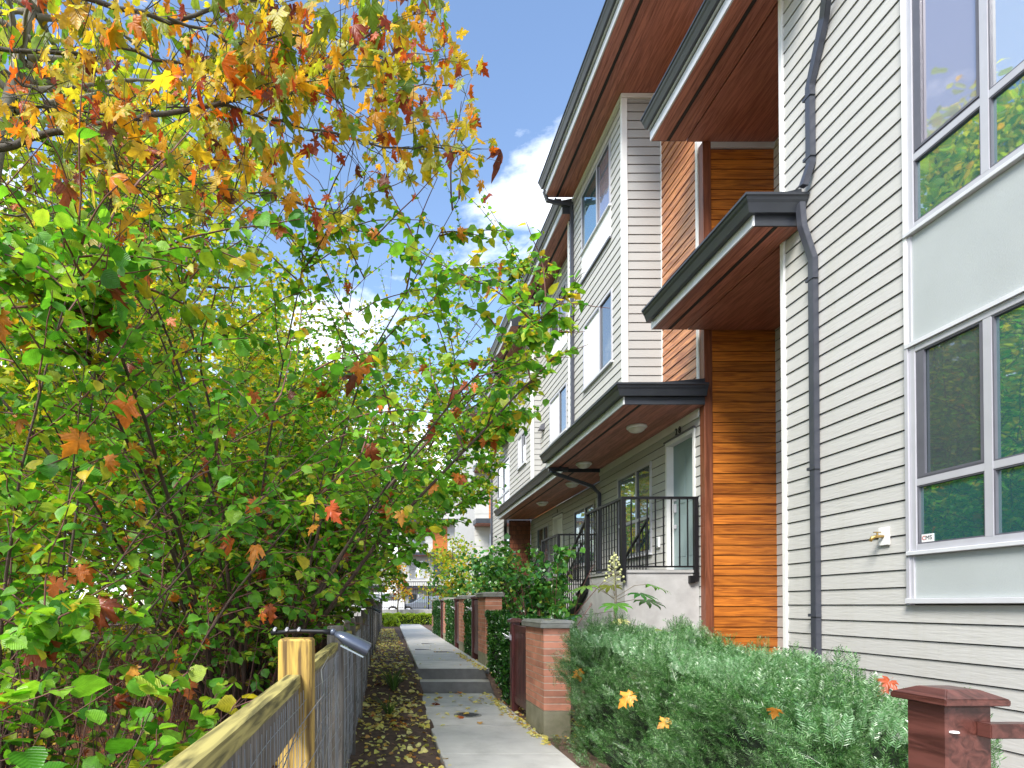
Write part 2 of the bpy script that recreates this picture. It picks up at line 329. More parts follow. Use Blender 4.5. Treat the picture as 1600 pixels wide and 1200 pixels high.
# ------------------------------------------------------------------ leaves
def leaf_template(kind):
    if kind == 'hi':
        ts = [0, .06, .16, .28, .42, .56, .70, .83, .93, 1]; ws = [0, .20, .36, .44, .47, .44, .36, .22, .09, 0]
    elif kind == 'lo': ts = [0, .22, .6, 1]; ws = [0, .40, .42, 0]
    else: ts = [0, .42, 1]; ws = [0, .42, 0]
    v = []; f = []
    rows = []
    for i, (t, wd) in enumerate(zip(ts, ws)):
        zc = -.16 * t * t
        if wd == 0: rows.append([len(v)]); v.append((0, t, zc))
        else:
            j = (.03 if i % 2 else -.02) if kind == 'hi' else 0
            rows.append([len(v), len(v) + 1, len(v) + 2]); v += [(-wd - j, t - .03, zc + .09 - wd * .12), (0, t, zc), (wd + j, t - .03, zc + .07 - wd * .05)]
    for a, b in zip(rows, rows[1:]):
        if len(a) == 1 and len(b) == 3: f += [(a[0], b[1], b[0]), (a[0], b[2], b[1])]
        elif len(b) == 1 and len(a) == 3: f += [(a[0], a[1], b[0]), (a[1], a[2], b[0])]
        else: f += [(a[0], a[1], b[1]), (a[0], b[1], b[0]), (a[1], a[2], b[2]), (a[1], b[2], b[1])]
    return np.array(v, float), np.array(f, int)
def maple_template(curl=.2, seed=0):
    r_ = np.random.default_rng(seed)
    h = [(.04, -.02), (.20, -.10), (.22, .00), (.40, .00), (.33, .10), (.24, .16), (.38, .24), (.42, .32), (.60, .40), (.46, .44), (.42, .54), (.20, .46), (.22, .60), (.30, .68), (.16, .74), (.13, .84), (0, 1.02)]
    pts = h + [(-a * (1 + r_.uniform(-.1, .1)), b) for a, b in h[-2::-1]]
    v = [(0, .28, 0)] + [(a, b, 0) for a, b in pts]; v = np.array(v, float)
    rr = np.hypot(v[:, 0], v[:, 1] - .28); an = np.arctan2(v[:, 0], v[:, 1] - .28)
    v[:, 2] = -curl * rr ** 1.6 * 1.6 + .07 * np.sin(an * 5 + seed) * rr * (1 + 3 * curl)
    n = len(v) - 1
    f = [(0, i, i + 1) for i in range(1, n)]
    # petiole
    k = len(v); v = np.vstack([v, [(-.012, 0, 0), (.012, 0, 0), (0, -.42, -.05 - curl * .3)]]); f.append((k, k + 2, k + 1))
    return v, np.array(f, int)
LT = {'hi': leaf_template('hi'), 'lo': leaf_template('lo'), 'tiny': leaf_template('tiny'), 'maple': maple_template(.12, 1), 'maple2': maple_template(.45, 2), 'maple3': maple_template(.9, 3), 'maple_flat': maple_template(.04, 4)}
def basis(dirs, norms):
    d = dirs / np.maximum(np.linalg.norm(dirs, axis=1, keepdims=True), 1e-9)
    n = norms - d * np.sum(norms * d, 1, keepdims=True); n /= np.maximum(np.linalg.norm(n, axis=1, keepdims=True), 1e-9)
    return np.cross(d, n), d, n
def np_mesh(name, V, Fc, UV=None, smooth=False):
    me = bpy.data.meshes.new(name); k = Fc.shape[1]
    me.vertices.add(len(V)); me.vertices.foreach_set('co', V.astype(np.float32).ravel())
    me.loops.add(Fc.size); me.loops.foreach_set('vertex_index', Fc.astype(np.int32).ravel())
    me.polygons.add(len(Fc)); me.polygons.foreach_set('loop_start', np.arange(0, Fc.size, k, dtype=np.int32)); me.polygons.foreach_set('loop_total', np.full(len(Fc), k, np.int32))
    if smooth: me.polygons.foreach_set('use_smooth', np.ones(len(Fc), bool))
    me.update(calc_edges=True)
    if UV is not None:
        u = me.uv_layers.new(name='UVMap'); u.data.foreach_set('uv', UV[Fc.ravel()].astype(np.float32).ravel())
    return me
def foliage(name, pos, dirs, norms, size, tmpl, m, parent, kind='stuff'):
    pos = np.asarray(pos, float)
    if len(pos) == 0: return None
    tv, tf = LT[tmpl]; s, d, n = basis(np.asarray(dirs, float), np.asarray(norms, float)); size = np.asarray(size, float)
    org = np.array(wloc(parent)) if parent else np.zeros(3)
    k_ = len(pos); T = np.repeat(tv[None], k_, 0)
    if tmpl in ('lo', 'hi', 'tiny', 'maple', 'maple2', 'maple3', 'maple_flat'):
        T[:, :, 2] += rng.normal(-.05, .16, (k_, 1)) * T[:, :, 1] ** 2 + rng.normal(.1, .22, (k_, 1)) * np.abs(T[:, :, 0]) + rng.normal(0, .18, (k_, 1)) * T[:, :, 0] * T[:, :, 1]
        T[:, :, 0] *= rng.uniform(.72, 1.12, (k_, 1))
    V = (T[:, :, 0:1] * s[:, None] + T[:, :, 1:2] * d[:, None] + T[:, :, 2:3] * n[:, None]) * size[:, None, None] + (pos - org)[:, None]
    nv = len(tv); Fc = (tf[None] + (np.arange(len(pos)) * nv)[:, None, None]).reshape(-1, 3)
    me = np_mesh(name, V.reshape(-1, 3), Fc, np.tile(tv[:, :2], (len(pos), 1)))
    return link(name, me, m, parent, org, kind)
leafmesh = {}
def leaf_obj(name, pos, d, n, size, tmpl, m, parent):
    var = int(rng.integers(0, 5)); key = (tmpl, m.name, var)
    if key not in leafmesh:
        tv, tf = LT[tmpl]; uv_ = tv[:, :2].copy(); tv = tv.copy()
        if tmpl != 'palm': tv[:, 2] += (-.22, -.05, .10, -.35, .0)[var] * tv[:, 1] ** 2 + (.25, .0, .35, .1, -.15)[var] * np.abs(tv[:, 0]) + (.1, -.25, .05, .2, .3)[var] * tv[:, 0] * tv[:, 1]; tv[:, 0] *= (1, .9, .8, 1.08, .95)[var]
        me = np_mesh(name, tv, tf, uv_); me.materials.append(m); leafmesh[key] = me
    o = bpy.data.objects.new(name, leafmesh[key]); col.objects.link(o)
    s, dd, nn = basis(np.array([d], float), np.array([n], float))
    mt = Matrix((s[0], dd[0], nn[0])).transposed()
    o.rotation_euler = mt.to_euler(); o.scale = (size,) * 3
    p = Vector(pos)
    if parent is not None: o.parent = parent; p = p - wloc(parent)
    o.location = p
    return o
def split_leaves(nmax, name, pos, dirs, norms, size, big, small, m, parent, minpx=10):
    """the largest leaves in view become parts of their own, the rest one mesh"""
    pos = np.asarray(pos); size = np.asarray(size); dirs = np.asarray(dirs); norms = np.asarray(norms)
    x, y = proj(pos); px = size * F / np.linalg.norm(pos - np.array([0, 0, EYE]), axis=1)
    vis = (x > -20) & (x < 1620) & (y > -20) & (y < 1220) & (px > minpx) & (pos[:, 1] > .3)
    idx = np.argsort(-np.where(vis, px, 0))[:nmax]; idx = [i for i in idx if vis[i]]
    for i in idx: leaf_obj('leaf', pos[i], dirs[i], norms[i], size[i], big, m, parent)
    rest = np.ones(len(pos), bool); rest[idx] = False
    near = rest & (px > 26)
    far = rest & ~near
    foliage(name, pos[near], dirs[near], norms[near], size[near], big, m, parent)
    foliage(name, pos[far], dirs[far], norms[far], size[far], small, m, parent)
#__SETTING__
# ------------------------------------------------------------------ ground, beds, path
def grid_mesh(name, xs, ys, zf, m, kind='structure', label=None):
    V = [(x, y, zf(x, y)) for y in ys for x in xs]; n = len(xs)
    Fc = [(j * n + i, j * n + i + 1, (j + 1) * n + i + 1, (j + 1) * n + i) for j in range(len(ys) - 1) for i in range(n - 1)]
    me = mesh(name, V, Fc, True); o = link(name, me, m); o['kind'] = kind
    return o
g = box('ground', (-220, -60, -.30), (220, 420, -.12), M['ground']); g['kind'] = 'structure'
from mathutils import noise
UP = .38
SH = lambda y: .0155 * max(0, y - 7)          # the path veers slightly to the right
def soilz(x, y):
    t = min(1, max(0, (y - 9.3) / 1.6)); return .0 + (UP - .05) * t * t * (3 - 2 * t) + .03 * noise.noise(Vector((x * 2.2, y * 2.2, 0))) + .018 * noise.noise(Vector((x * 9, y * 9, 3)))
ys = list(np.arange(-1, 14, .12)) + list(np.arange(14, 37.2, .4))
grid_mesh('soil_bed', np.linspace(-.42, 1.3, 22), ys, lambda x, y: soilz(x, y) - (.25 if x > .64 + SH(y) else 0), M['soil'])
grid_mesh('garden_bed', np.linspace(1.84, 6.2, 30), ys, lambda x, y: soilz(x, y) - .02, M['soil'])
def litz(x, y):
    return -.05 + .07 * noise.noise(Vector((x * .8, y * .8, 7))) + min(.33, max(0, y - 9) * .15) + .02 * noise.noise(Vector((x * 6, y * 6, 3)))
grid_mesh('thicket_ground', np.linspace(-26, -.40, 110), list(np.arange(-3, 44, .4)), litz, M['litter'])
path = box('path', (.2, -1.0, -.13), (2.0, 2.0, -.09), M['base']); path['kind'] = 'structure'
def slab(x0a, x1a, y0, y1, ztop, th):
    a, b = SH(y0), SH(y1); g_ = .004
    v = [(x0a + a, y0 + g_, ztop - th), (x1a + a, y0 + g_, ztop - th), (x1a + b, y1 - g_, ztop - th), (x0a + b, y1 - g_, ztop - th)]
    v += [(p[0], p[1], ztop) for p in v]
    mb = MB().add(v, BOXF); return mb.build('slab', M['pathcon'], path, bev=.006)
y = -1.0
while y < 10.3: slab(.60, 1.84, y, min(y + 1.42, 10.3), 0, .12); y += 1.42
y = 10.70
while y < 36: slab(.60, 1.86, y, min(y + 1.5, 36), UP, .12); y += 1.5
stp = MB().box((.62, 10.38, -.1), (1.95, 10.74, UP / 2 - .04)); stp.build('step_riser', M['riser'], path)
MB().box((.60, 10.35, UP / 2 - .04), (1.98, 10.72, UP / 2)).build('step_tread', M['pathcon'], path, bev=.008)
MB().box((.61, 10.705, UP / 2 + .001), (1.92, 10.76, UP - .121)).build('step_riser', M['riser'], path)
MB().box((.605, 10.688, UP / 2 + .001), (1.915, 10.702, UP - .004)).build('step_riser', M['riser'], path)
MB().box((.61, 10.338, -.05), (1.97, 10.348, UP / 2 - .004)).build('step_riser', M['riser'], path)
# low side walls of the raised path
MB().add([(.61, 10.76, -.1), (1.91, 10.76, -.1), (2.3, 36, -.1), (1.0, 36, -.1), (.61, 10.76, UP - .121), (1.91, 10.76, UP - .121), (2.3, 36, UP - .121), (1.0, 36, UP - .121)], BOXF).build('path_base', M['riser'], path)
# round slotted drain cover let into the lower path
dr = thing('drain_cover', 'round slotted metal drain cover set in the lower path slab', 'drain cover', (1.18, 8.25, .001))
MB().lathe([(0, .004), (.19, .004), (.19, 0)], (1.18, 8.25, .002), 32).build('plate', M['capstone'], dr)
for i in range(7):
    hx = .155 * math.cos((i - 3) * .42)
    box('slot', (1.18 - hx, 8.25 + (i - 3) * .045 - .012, .0065), (1.18 + hx, 8.25 + (i - 3) * .045 + .012, .009), M['black'], dr)
for (cx, cy, s_) in ((1.05, 15.2, .13), (1.5, 14.4, .16), (1.35, 17.5, .12)):
    dd = thing('drain_cover', {15.2: 'small oblong metal drain grate left of centre on the raised path', 14.4: 'long dark drain grate nearest the steps on the raised path', 17.5: 'farthest small drain grate on the raised path'}[cy], 'drain cover', (cx, cy, UP))
    for k in range(4): box('bar', (cx - s_ * 1.5, cy + k * .06 - .012, UP + .002), (cx + s_ * 1.5 - k * .05, cy + k * .06 + .012, UP + .006), M['black'], dd)
# street, low wall, hedge strip beyond the path end
s_ = box('street', (-60, 39.6, -.1), (90, 60, .28), M['asphalt']); s_['kind'] = 'structure'
s_ = box('lawn_strip', (-60, 36.0, -.1), (90, 38.1, .33), M['soil']); s_['kind'] = 'structure'

# ------------------------------------------------------------------ building pieces
def board(face, along, pos, n0, z0, z1, m, parent, name='siding_board', proud=.016):
    """lapped board: face 'X' (faces -X) spans y along[0..1] at x = n0; face 'Y' (faces -Y) spans x"""
    a, b = along; ln = b - a; h = z1 - z0; key = ('bd', face, round(ln, 3), round(h, 3), m.name)
    if key not in cache:
        pr, pt, bk = proud, .004, -.012
        prof = [(-bk * -1, 0), (-bk * -1, h)]
        if face == 'X':
            q = [(-pr, 0), (.0, 0), (.0, h), (-pt, h)]
            v = [(x, -ln / 2, z - h / 2) for x, z in q] + [(x, ln / 2, z - h / 2) for x, z in q]
        else:
            q = [(-pr, 0), (.0, 0), (.0, h), (-pt, h)]
            v = [(-ln / 2, y, z - h / 2) for y, z in q] + [(ln / 2, y, z - h / 2) for y, z in q]
        f = [(0, 1, 2, 3), (7, 6, 5, 4), (0, 4, 5, 1), (1, 5, 6, 2), (2, 6, 7, 3), (3, 7, 4, 0)]
        me = mesh(name, v, f); bm = bmesh.new(); bm.from_mesh(me); bmesh.ops.recalc_face_normals(bm, faces=bm.faces); bm.to_mesh(me); bm.free()
        me.materials.append(m); cache[key] = me
    c = (n0, (a + b) / 2, (z0 + z1) / 2) if face == 'X' else ((a + b) / 2, n0, (z0 + z1) / 2)
    return link(name, cache[key], m, parent, c)
def clad(parent, face, n0, a0, a1, z0, z1, m, holes=(), wm=None, expo=EXPO, thick=.16, name='siding_board', gap=.0095, maxlen=99, zref=0):
    """wall core + rows of lapped boards; holes are (a0,a1,z0,z1)"""
    wl = MB()
    # core as strips round the holes
    cuts = sorted(set([a0, a1] + [min(max(h[i], a0), a1) for h in holes for i in (0, 1)]))
    for p, q in zip(cuts, cuts[1:]):
        if q - p < 1e-4: continue
        zs = [(z0, z1)]
        for h in holes:
            if h[0] < q - 1e-4 and h[1] > p + 1e-4:
                nz_ = []
                for s0, s1 in zs:
                    if h[3] <= s0 or h[2] >= s1: nz_.append((s0, s1)); continue
                    if h[2] > s0: nz_.append((s0, h[2]))
                    if h[3] < s1: nz_.append((h[3], s1))
                zs = nz_
        for s0, s1 in zs:
            if face == 'X': wl.box((n0, p, s0), (n0 + thick, q, s1))
            else: wl.box((p, n0, s0), (q, n0 + thick, s1))
    wo = wl.build('wall', M['backing'], parent)
    z = zref + math.floor((z0 - zref) / expo) * expo
    while z < z1 - .01:
        b0, b1 = max(z, z0), min(z + expo - gap, z1)
        if b1 - b0 > .015:
            segs = [(a0, a1, b0, b1)]
            for h in holes:
                ns = []
                for (p, q, u, v) in segs:
                    if h[0] >= q or h[1] <= p or h[2] >= v or h[3] <= u: ns.append((p, q, u, v)); continue
                    if h[0] > p: ns.append((p, h[0], u, v))
                    if h[1] < q: ns.append((h[1], q, u, v))
                    c0, c1 = max(p, h[0]), min(q, h[1])
                    if h[2] > u + .01: ns.append((c0, c1, u, h[2]))
                    if h[3] < v - .01: ns.append((c0, c1, h[3], v))
                segs = ns
            for (p, q, u, v) in segs:
                if q - p > .02 and v - u > .012:
                    k = max(1, math.ceil((q - p) / maxlen))
                    cut_ = [p] + [p + (q - p) * (i + random.uniform(-.38, .38)) / k for i in range(1, k)] + [q]
                    for i in range(k): board(face, (cut_[i] + (.0015 if i else 0), cut_[i + 1]), None, n0, u, v, m, wo, name)
        z += expo
    return wo
def window_x(parent, X, y0, y1, z0, z1, mull=(), trans=(), glasses=None, fr=.05, fm=None, proud=.03, depth=.10, sill=True, name='window', dark_reveal=True):
    """window facing -X between y0<y1; mull = y positions, trans = z positions; glasses = material per cell, rows bottom up, near cell first"""
    fm = fm or M['alu']; xf = X - proud
    f = MB()
    f.box((xf, y0, z0), (X + .02, y0 + fr, z1)); f.box((xf, y1 - fr, z0), (X + .02, y1, z1))
    f.box((xf, y0 + fr, z0), (X + .02, y1 - fr, z0 + fr)); f.box((xf, y0 + fr, z1 - fr), (X + .02, y1 - fr, z1))
    wn = f.build(name, fm, parent, bev=.004)
    ys_ = [y0 + fr] + [m for m in mull] + [y1 - fr]; zs_ = [z0 + fr] + [t for t in trans] + [z1 - fr]
    for m_ in mull: box('mullion', (xf + .002, m_ - fr * .55, z0 + fr), (X + .02, m_ + fr * .55, z1 - fr), fm, wn)
    for t_ in trans:
        for a, b in zip(ys_, ys_[1:]):
            box('transom', (xf + .004, a + (fr * .55 if a in mull else 0), t_ - fr * .5), (X + .02, b - (fr * .55 if b in mull else 0), t_ + fr * .5), fm, wn)
    k = 0
    for i, (c, d) in enumerate(zip(zs_, zs_[1:])):
        for j, (a, b) in enumerate(zip(ys_, ys_[1:])):
            gm = M['glass'] if glasses is None else glasses[min(k, len(glasses) - 1)]; k += 1
            a2, b2 = a + (fr * .55 if a in mull else 0), b - (fr * .55 if b in mull else 0)
            c2, d2 = c + (fr * .5 if c in trans else 0), d - (fr * .5 if d in trans else 0)
            # slim dark gasket round every pane
            gk = MB(); t = .012
            gk.box((xf + .008, a2, c2), (X + .015, a2 + t, d2)); gk.box((xf + .008, b2 - t, c2), (X + .015, b2, d2)); gk.box((xf + .008, a2 + t, c2), (X + .015, b2 - t, c2 + t)); gk.box((xf + .008, a2 + t, d2 - t), (X + .015, b2 - t, d2))
            gk.build('gasket', M['darkframe'] if gm is not M['white_fill'] else fm, wn)
            box('pane', (X + .0, a2 + t, c2 + t), (X + .012, b2 - t, d2 - t), gm, wn)
    if sill: box('sill', (xf - .03, y0 - .02, z0 - .035), (X + .02, y1 + .02, z0 - .001), M['alu_light'], wn, bev=.004)
    # recess behind, so that the wall is closed
    box('back_panel', (X + .03, y0, z0), (X + .10, y1, z1), M['darkframe'], wn)
    return wn
def gutter(parent, pts_y, x_out, z_top, h=.13, w_=.13, endx=None):
    """moulded gutter along Y with a stepped face; optional return along X at its near end"""
    prof = [(0, 0), (-.02, -.0), (-.02, -.025), (-.005, -.035), (.004, -.06), (.02, -.085), (.05, -h), (w_, -h), (w_, -.02), (.012, -.02), (.012, 0)]
    y0, y1 = pts_y
    if endx is None:
        return prism('gutter', [(x_out + a, z_top + b) for a, b in prof], y0, y1, M['charcoal'], parent)
    n = len(prof); v = []
    for a, b in prof: v.append((x_out + a, y1, z_top + b))
    for a, b in prof: v.append((x_out + a, y0 + a, z_top + b))
    for a, b in prof: v.append((endx, y0 + a, z_top + b))
    f = [tuple(range(n)), tuple(range(3 * n - 1, 2 * n - 1, -1))]
    for r in range(2):
        for i in range(n): f.append((r * n + i, r * n + (i + 1) % n, (r + 1) * n + (i + 1) % n, (r + 1) * n + i))
    o = MB().add(v, f).build('gutter', M['charcoal'], parent)
    bm = bmesh.new(); bm.from_mesh(o.data); bmesh.ops.recalc_face_normals(bm, faces=bm.faces); bm.to_mesh(o.data); bm.free()
    return o
def canopy(parent, name, xo, xw, y0, y1, zs, ret=True, fh=.13, roofrise=.12, plank=.105, twin=False, back=None, y0f=None):
    """overhang: planked soffit at zs from xo to xw, fascia strip with sky light put into its colour, gutter, charcoal end board, sloping roof sheet"""
    c = box(name, (xo + .02, y0 + .02, zs + .02), (xw, y1 - .01, zs + fh), M['charcoal'], parent)   # carcass
    gut_top = zs + fh + .15
    f1 = MB().box((xo, y0, zs), (xo + .022, y1, zs + fh)); f1.build('fascia', M['alu_light'], c)  # pale colour stands in for sky light on the long side; ends stay charcoal
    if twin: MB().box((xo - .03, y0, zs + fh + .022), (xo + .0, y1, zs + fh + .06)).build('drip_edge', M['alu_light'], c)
    MB().box((xo + .0225, y0, zs), (xw - .002, y0 + .02, zs + fh)).build('end_board', M['charcoal'], c)
    gutter(c, (y0 - (.10 if ret else .02), y1), xo - .12, gut_top + (.04 if twin else 0), h=.17 if not twin else .15, endx=(xw - .001) if ret else None, w_=.115)
    MB().add([(xo - .0, y0 + .0, zs + fh + .001), (xw, y0 + .0, zs + fh + .001), (xw, y1, zs + fh + .001), (xo - .0, y1, zs + fh + .001),
              (xo - .0, y0, gut_top), (xw, y0, gut_top + roofrise), (xw, y1, gut_top + roofrise), (xo, y1, gut_top)], BOXF).build('roof_sheet', M['charcoal'], c)
    # soffit planks running along the eave, with one dark vent strip
    x = xo + .024; k = 0
    while x < xw - .02:
        wd = min(plank, xw - x)
        vent = (k == 2)
        if vent: wd = .05
        if wd > .02: box('vent_strip' if vent else 'soffit_plank', (x + .0025, y0 + .022, zs - (.0 if vent else .0)), (x + wd - .0025, y1 - .012, zs + .018), M['vent'] if vent else M['soffit'], c)
        x += wd; k += 1
    MB().box((xo + .024, y1 - .012, zs), (xw, y1, zs + fh)).build('end_board', M['charcoal'], c)
    return c
def pipe(parent, pts, w_=.075, h=.06, name='downpipe', straps=()):
    p = MB().rtube(pts, w_, h).build(name, M['pipe'], parent, bev=.004)
    for s in straps:
        s = Vector(s); MB().box((s.x - h / 2 - .006, s.y - w_ / 2 - .012, s.z - .015), (s.x + .02, s.y + w_ / 2 + .03, s.z + .015)).build('pipe_strap', M['pipe'], p)
    return p
def lampdisc(x, y, z, label):
    t = thing('soffit_light', label, 'ceiling light', (x, y, z), 'round lights under the canopies')
    MB().lathe([(0, -.001), (.155, -.001), (.16, -.03), (.145, -.045), (.13, -.046)], (x, y, z), 24).build('rim', M['white'], t, True)
    MB().lathe([(.13, -.046), (.12, -.075), (.085, -.10), (.03, -.115), (0, -.117)], (x, y, z), 24).build('lamp_glass', M['lampglass'], t, True)

XN, XB1, XW, XD1 = 4.47, 4.07, 4.72, 4.72
YC = 8.75      # front face of the wooden end wall
# ================= nearest townhouse (siding wall with the large windows)
h1 = thing('townhouse', 'nearest townhouse with pale lap siding and large grey framed windows at the right', 'house', (XN, 3, 0))
WY0, WY1 = 3.2, 5.04
clad(h1, 'X', XN, -1.5, 6.60, -.1, 9.2, M['siding'], [(WY0 - .0, WY1 + .03, 1.525, 7.0)], thick=.3, maxlen=3.66, zref=.02)
for yy in (6.60,):
    box('corner_trim', (XN - .03, 6.60, -.1), (XN + .09, 6.66, 9.2), M['trim'], h1, bev=.004)
box('north_wall', (XN + .0, 6.661, -.1), (6.3, 6.70, 9.2), M['siding'], h1)
box('wall_lining', (XN + .11, WY0 - .1, 1.4), (XN + .2, WY1 + .1, 7.1), M['darkframe'], h1)
# stack of panels and windows between sills
box('side_trim', (XN - .045, WY1, 3.70), (XN + .01, WY1 + .03, 7.0), M['trim'], h1)
box('side_trim', (XN - .045, WY1, 1.50), (XN + .01, WY1 + .03, 3.699), M['alu'], h1)
box('panel', (XN - .02, WY0, 3.70), (XN + .02, WY1 - .03, 4.60), M['panel'], h1)
box('panel', (XN - .02, WY0, 1.56), (XN + .02, WY1 - .03, 1.915), M['panel'], h1)
box('panel_edge', (XN - .035, WY1 - .03, 3.70), (XN + .02, WY1 - .001, 4.60), M['alu'], h1)
box('panel_edge', (XN - .035, WY1 - .03, 1.56), (XN + .02, WY1 - .001, 1.915), M['alu'], h1)
box('base_flashing', (XN - .06, WY0, 1.515), (XN + .02, WY1 + .03, 1.558), M['alu_light'], h1, bev=.003)
GD, GL, GB, GG = M['glass_dark'], M['glass_lilac'], M['glass_bright'], M['glass']
ML = (3.78, 4.39)
w1 = window_x(h1, XN, WY0, WY1 - .001, 1.952, 3.665, ML, (2.52,), [GG, GG, GG, GG, GG, GD], fr=.055)
w2 = window_x(h1, XN, WY0, WY1 - .001, 4.637, 6.9, ML, (5.24,), [GG, GG, GG, GB, GB, GL], fr=.055)
box('head_flashing', (XN - .05, WY0, 3.666), (XN + .02, WY1 + .02, 3.699), M['alu_light'], h1)
# insect screen frames in the far upper sashes
for (wn_, z0_, z1_) in ((w1, 2.56, 3.60), (w2, 5.29, 6.83)):
    f = MB(); a_, b_ = 4.43, 4.97
    f.box((XN - .024, b_ - .06, z0_), (XN - .004, b_, z1_)); f.box((XN - .024, a_, z0_), (XN - .004, a_ + .02, z1_)); f.box((XN - .024, a_ + .02, z0_), (XN - .004, b_ - .06, z0_ + .02))
    f.build('screen_frame', M['darkframe'], wn_)
# alarm company sticker in the lower pane
st = box('sticker', (XN - .006, 4.86, 2.015), (XN - .002, 4.965, 2.085), M['white'], w1)
text('sticker_text', 'MS', .048, M['ink'], w1, (XN - .0075, 4.900, 2.053), FACE_X, .0004)
text('sticker_text', 'C', .048, M['redink'], w1, (XN - .0075, 4.944, 2.053), FACE_X, .0004)
# downpipes of the nearest house
pipe(h1, [(XN - .09, 6.24, 5.70), (XN - .085, 6.22, 5.45), (XN - .05, 6.12, 5.05), (XN - .05, 6.12, -.05)], straps=[(XN - .05, 6.12, 4.85), (XN - .05, 6.12, 2.9), (XN - .05, 6.12, 1.4)])
pipe(h1, [(4.05, 5.2, 8.3), (4.1, 5.32, 8.0), (XN - .06, 5.92, 7.35), (XN - .05, 6.14, 6.85), (XN - .05, 6.14, 6.05), (XN - .10, 6.18, 5.84)], straps=[(XN - .05, 6.14, 6.75), (XN - .05, 6.14, 6.12)])
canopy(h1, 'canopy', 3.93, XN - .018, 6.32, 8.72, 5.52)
# the canopy and the roof also cover the recess behind the corner
sf = MB().box((XN + .0, 6.71, 5.521), (5.75, 8.73, 5.60)); sf.build('recess_soffit', M['soffit'], h1)
sf = MB().box((XN + .0, 6.71, 8.291), (5.75, 8.73, 8.40)); sf.build('recess_soffit', M['soffit'], h1)
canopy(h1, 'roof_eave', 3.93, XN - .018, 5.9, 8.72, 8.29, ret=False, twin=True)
box('roof', (3.95, -1.5, 9.201), (10, 6.7, 9.35), M['charcoal'], h1)
# recessed wall with its narrow windows
clad(h1, 'X', 5.76, 6.71, 8.80, -.1, 8.29, M['siding'], [(7.2, 8.5, .4, 1.9), (7.2, 8.5, 3.0, 5.2), (7.2, 8.5, 5.9, 7.9)], thick=.1)
for a_, b_ in ((.4, 1.9), (3.0, 5.2), (5.9, 7.9)): window_x(h1, 5.76, 7.2, 8.5, a_, b_, (7.85,), ((a_ + b_) / 2 - .2,), [GD], fr=.05)
# ---- tap
tp = thing('outdoor_tap', 'brass tap on a white plate fixed to the pale siding left of the lower window', 'tap', (XN - .02, 5.31, 2.08))
box('plate', (XN - .034, 5.255, 2.03), (XN - .017, 5.365, 2.19), M['white'], tp, bev=.004)
MB().tube([(XN - .03, 5.31, 2.11), (XN - .09, 5.32, 2.11), (XN - .12, 5.325, 2.10), (XN - .135, 5.33, 2.07)], [.012, .014, .016, .013], 10).build('spout', M['brass'], tp, True)
MB().tube([(XN - .08, 5.32, 2.12), (XN - .08, 5.32, 2.145)], .006, 8).box((XN - .11, 5.315, 2.143), (XN - .05, 5.327, 2.152)).build('handle', M['brass'], tp)

# ================= house number 28
h2 = thing('townhouse', 'townhouse numbered 28 with wooden end wall, projecting pale bay and porch', 'house', (XW, 10, 0))
# orange front face and brown corner board
clad(h2, 'Y', YC, XW + .10, 5.755, -.1, 8.20, M['woodx'], thick=.12, name='wood_board', gap=.006)
box('corner_board', (XW - .02, YC - .03, -.1), (XW + .099, YC + .1, 8.29), M['brown'], h2, bev=.004)
box('top_trim', (XW + .10, YC - .03, 8.20), (5.755, YC + .1, 8.285), M['alu_light'], h2)
clad(h2, 'X', XW, YC + .16, 10.06, 4.72, 10.13, M['woody'], thick=.15, name='wood_board', gap=.008)
box('corner_board', (XW - .035, YC + .101, 4.72), (XW + .04, YC + .159, 10.13), M['trim'], h2)
# bay: end face and long face
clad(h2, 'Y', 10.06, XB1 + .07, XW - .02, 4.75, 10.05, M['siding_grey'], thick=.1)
box('corner_trim', (XB1 - .03, 10.03, 4.7), (XB1 + .069, 10.09, 10.05), M['trim'], h2, bev=.003)
box('corner_trim', (XW - .019, 10.03, 4.7), (XW + .02, 10.055, 10.05), M['trim'], h2)
box('frieze', (XB1 - .035, 10.02, 10.051), (XW + .02, 12.97, 10.125), M['trim'], h2)
wh = [(10.56, 12.09, 8.03, 9.78), (10.5, 12.0, 5.78, 7.08)]
clad(h2, 'X', XB1, 10.091, 12.90, 4.7, 10.05, M['siding'], wh, thick=.1)
box('corner_trim', (XB1 - .03, 12.90, 4.7), (XB1 + .05, 12.97, 10.05), M['trim'], h2)
window_x(h2, XB1, 10.56, 12.09, 8.60, 9.78, (11.22,), (), [GL, GG], fr=.045)
window_x(h2, XB1, 10.5, 12.0, 5.80, 7.08, (11.1,), (), [GD, M['white_fill']], fr=.04)
box('panel', (XB1 - .02, 10.56, 8.03), (XB1 + .02, 11.21, 8.56), M['white_fill'], h2); box('panel', (XB1 - .02, 11.23, 8.03), (XB1 + .02, 12.09, 8.56), M['white_fill'], h2)
box('panel_sill', (XB1 - .05, 10.54, 7.99), (XB1 + .02, 12.11, 8.028), M['darkframe'], h2)
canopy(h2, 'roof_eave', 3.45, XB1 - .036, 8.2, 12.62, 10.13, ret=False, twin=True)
MB().box((XB1 - .035, 8.22, 10.131), (6.2, 12.62, 10.2)).build('roof_soffit', M['soffit'], h2)
box('roof', (3.5, 8.2, 10.46), (10, 12.9, 10.6), M['charcoal'], h2)
pipe(h2, [(3.42, 12.55, 10.22), (3.5, 12.60, 10.05), (4.0, 12.62, 9.95), (XB1 - .05, 12.62, 9.75), (XB1 - .05, 12.62, 4.9)], straps=[(XB1 - .05, 12.62, 7.6), (XB1 - .05, 12.62, 9.6)])
canopy(h2, 'porch_canopy', 3.51, XW - .02, 8.70, 12.80, 4.42, roofrise=.1)
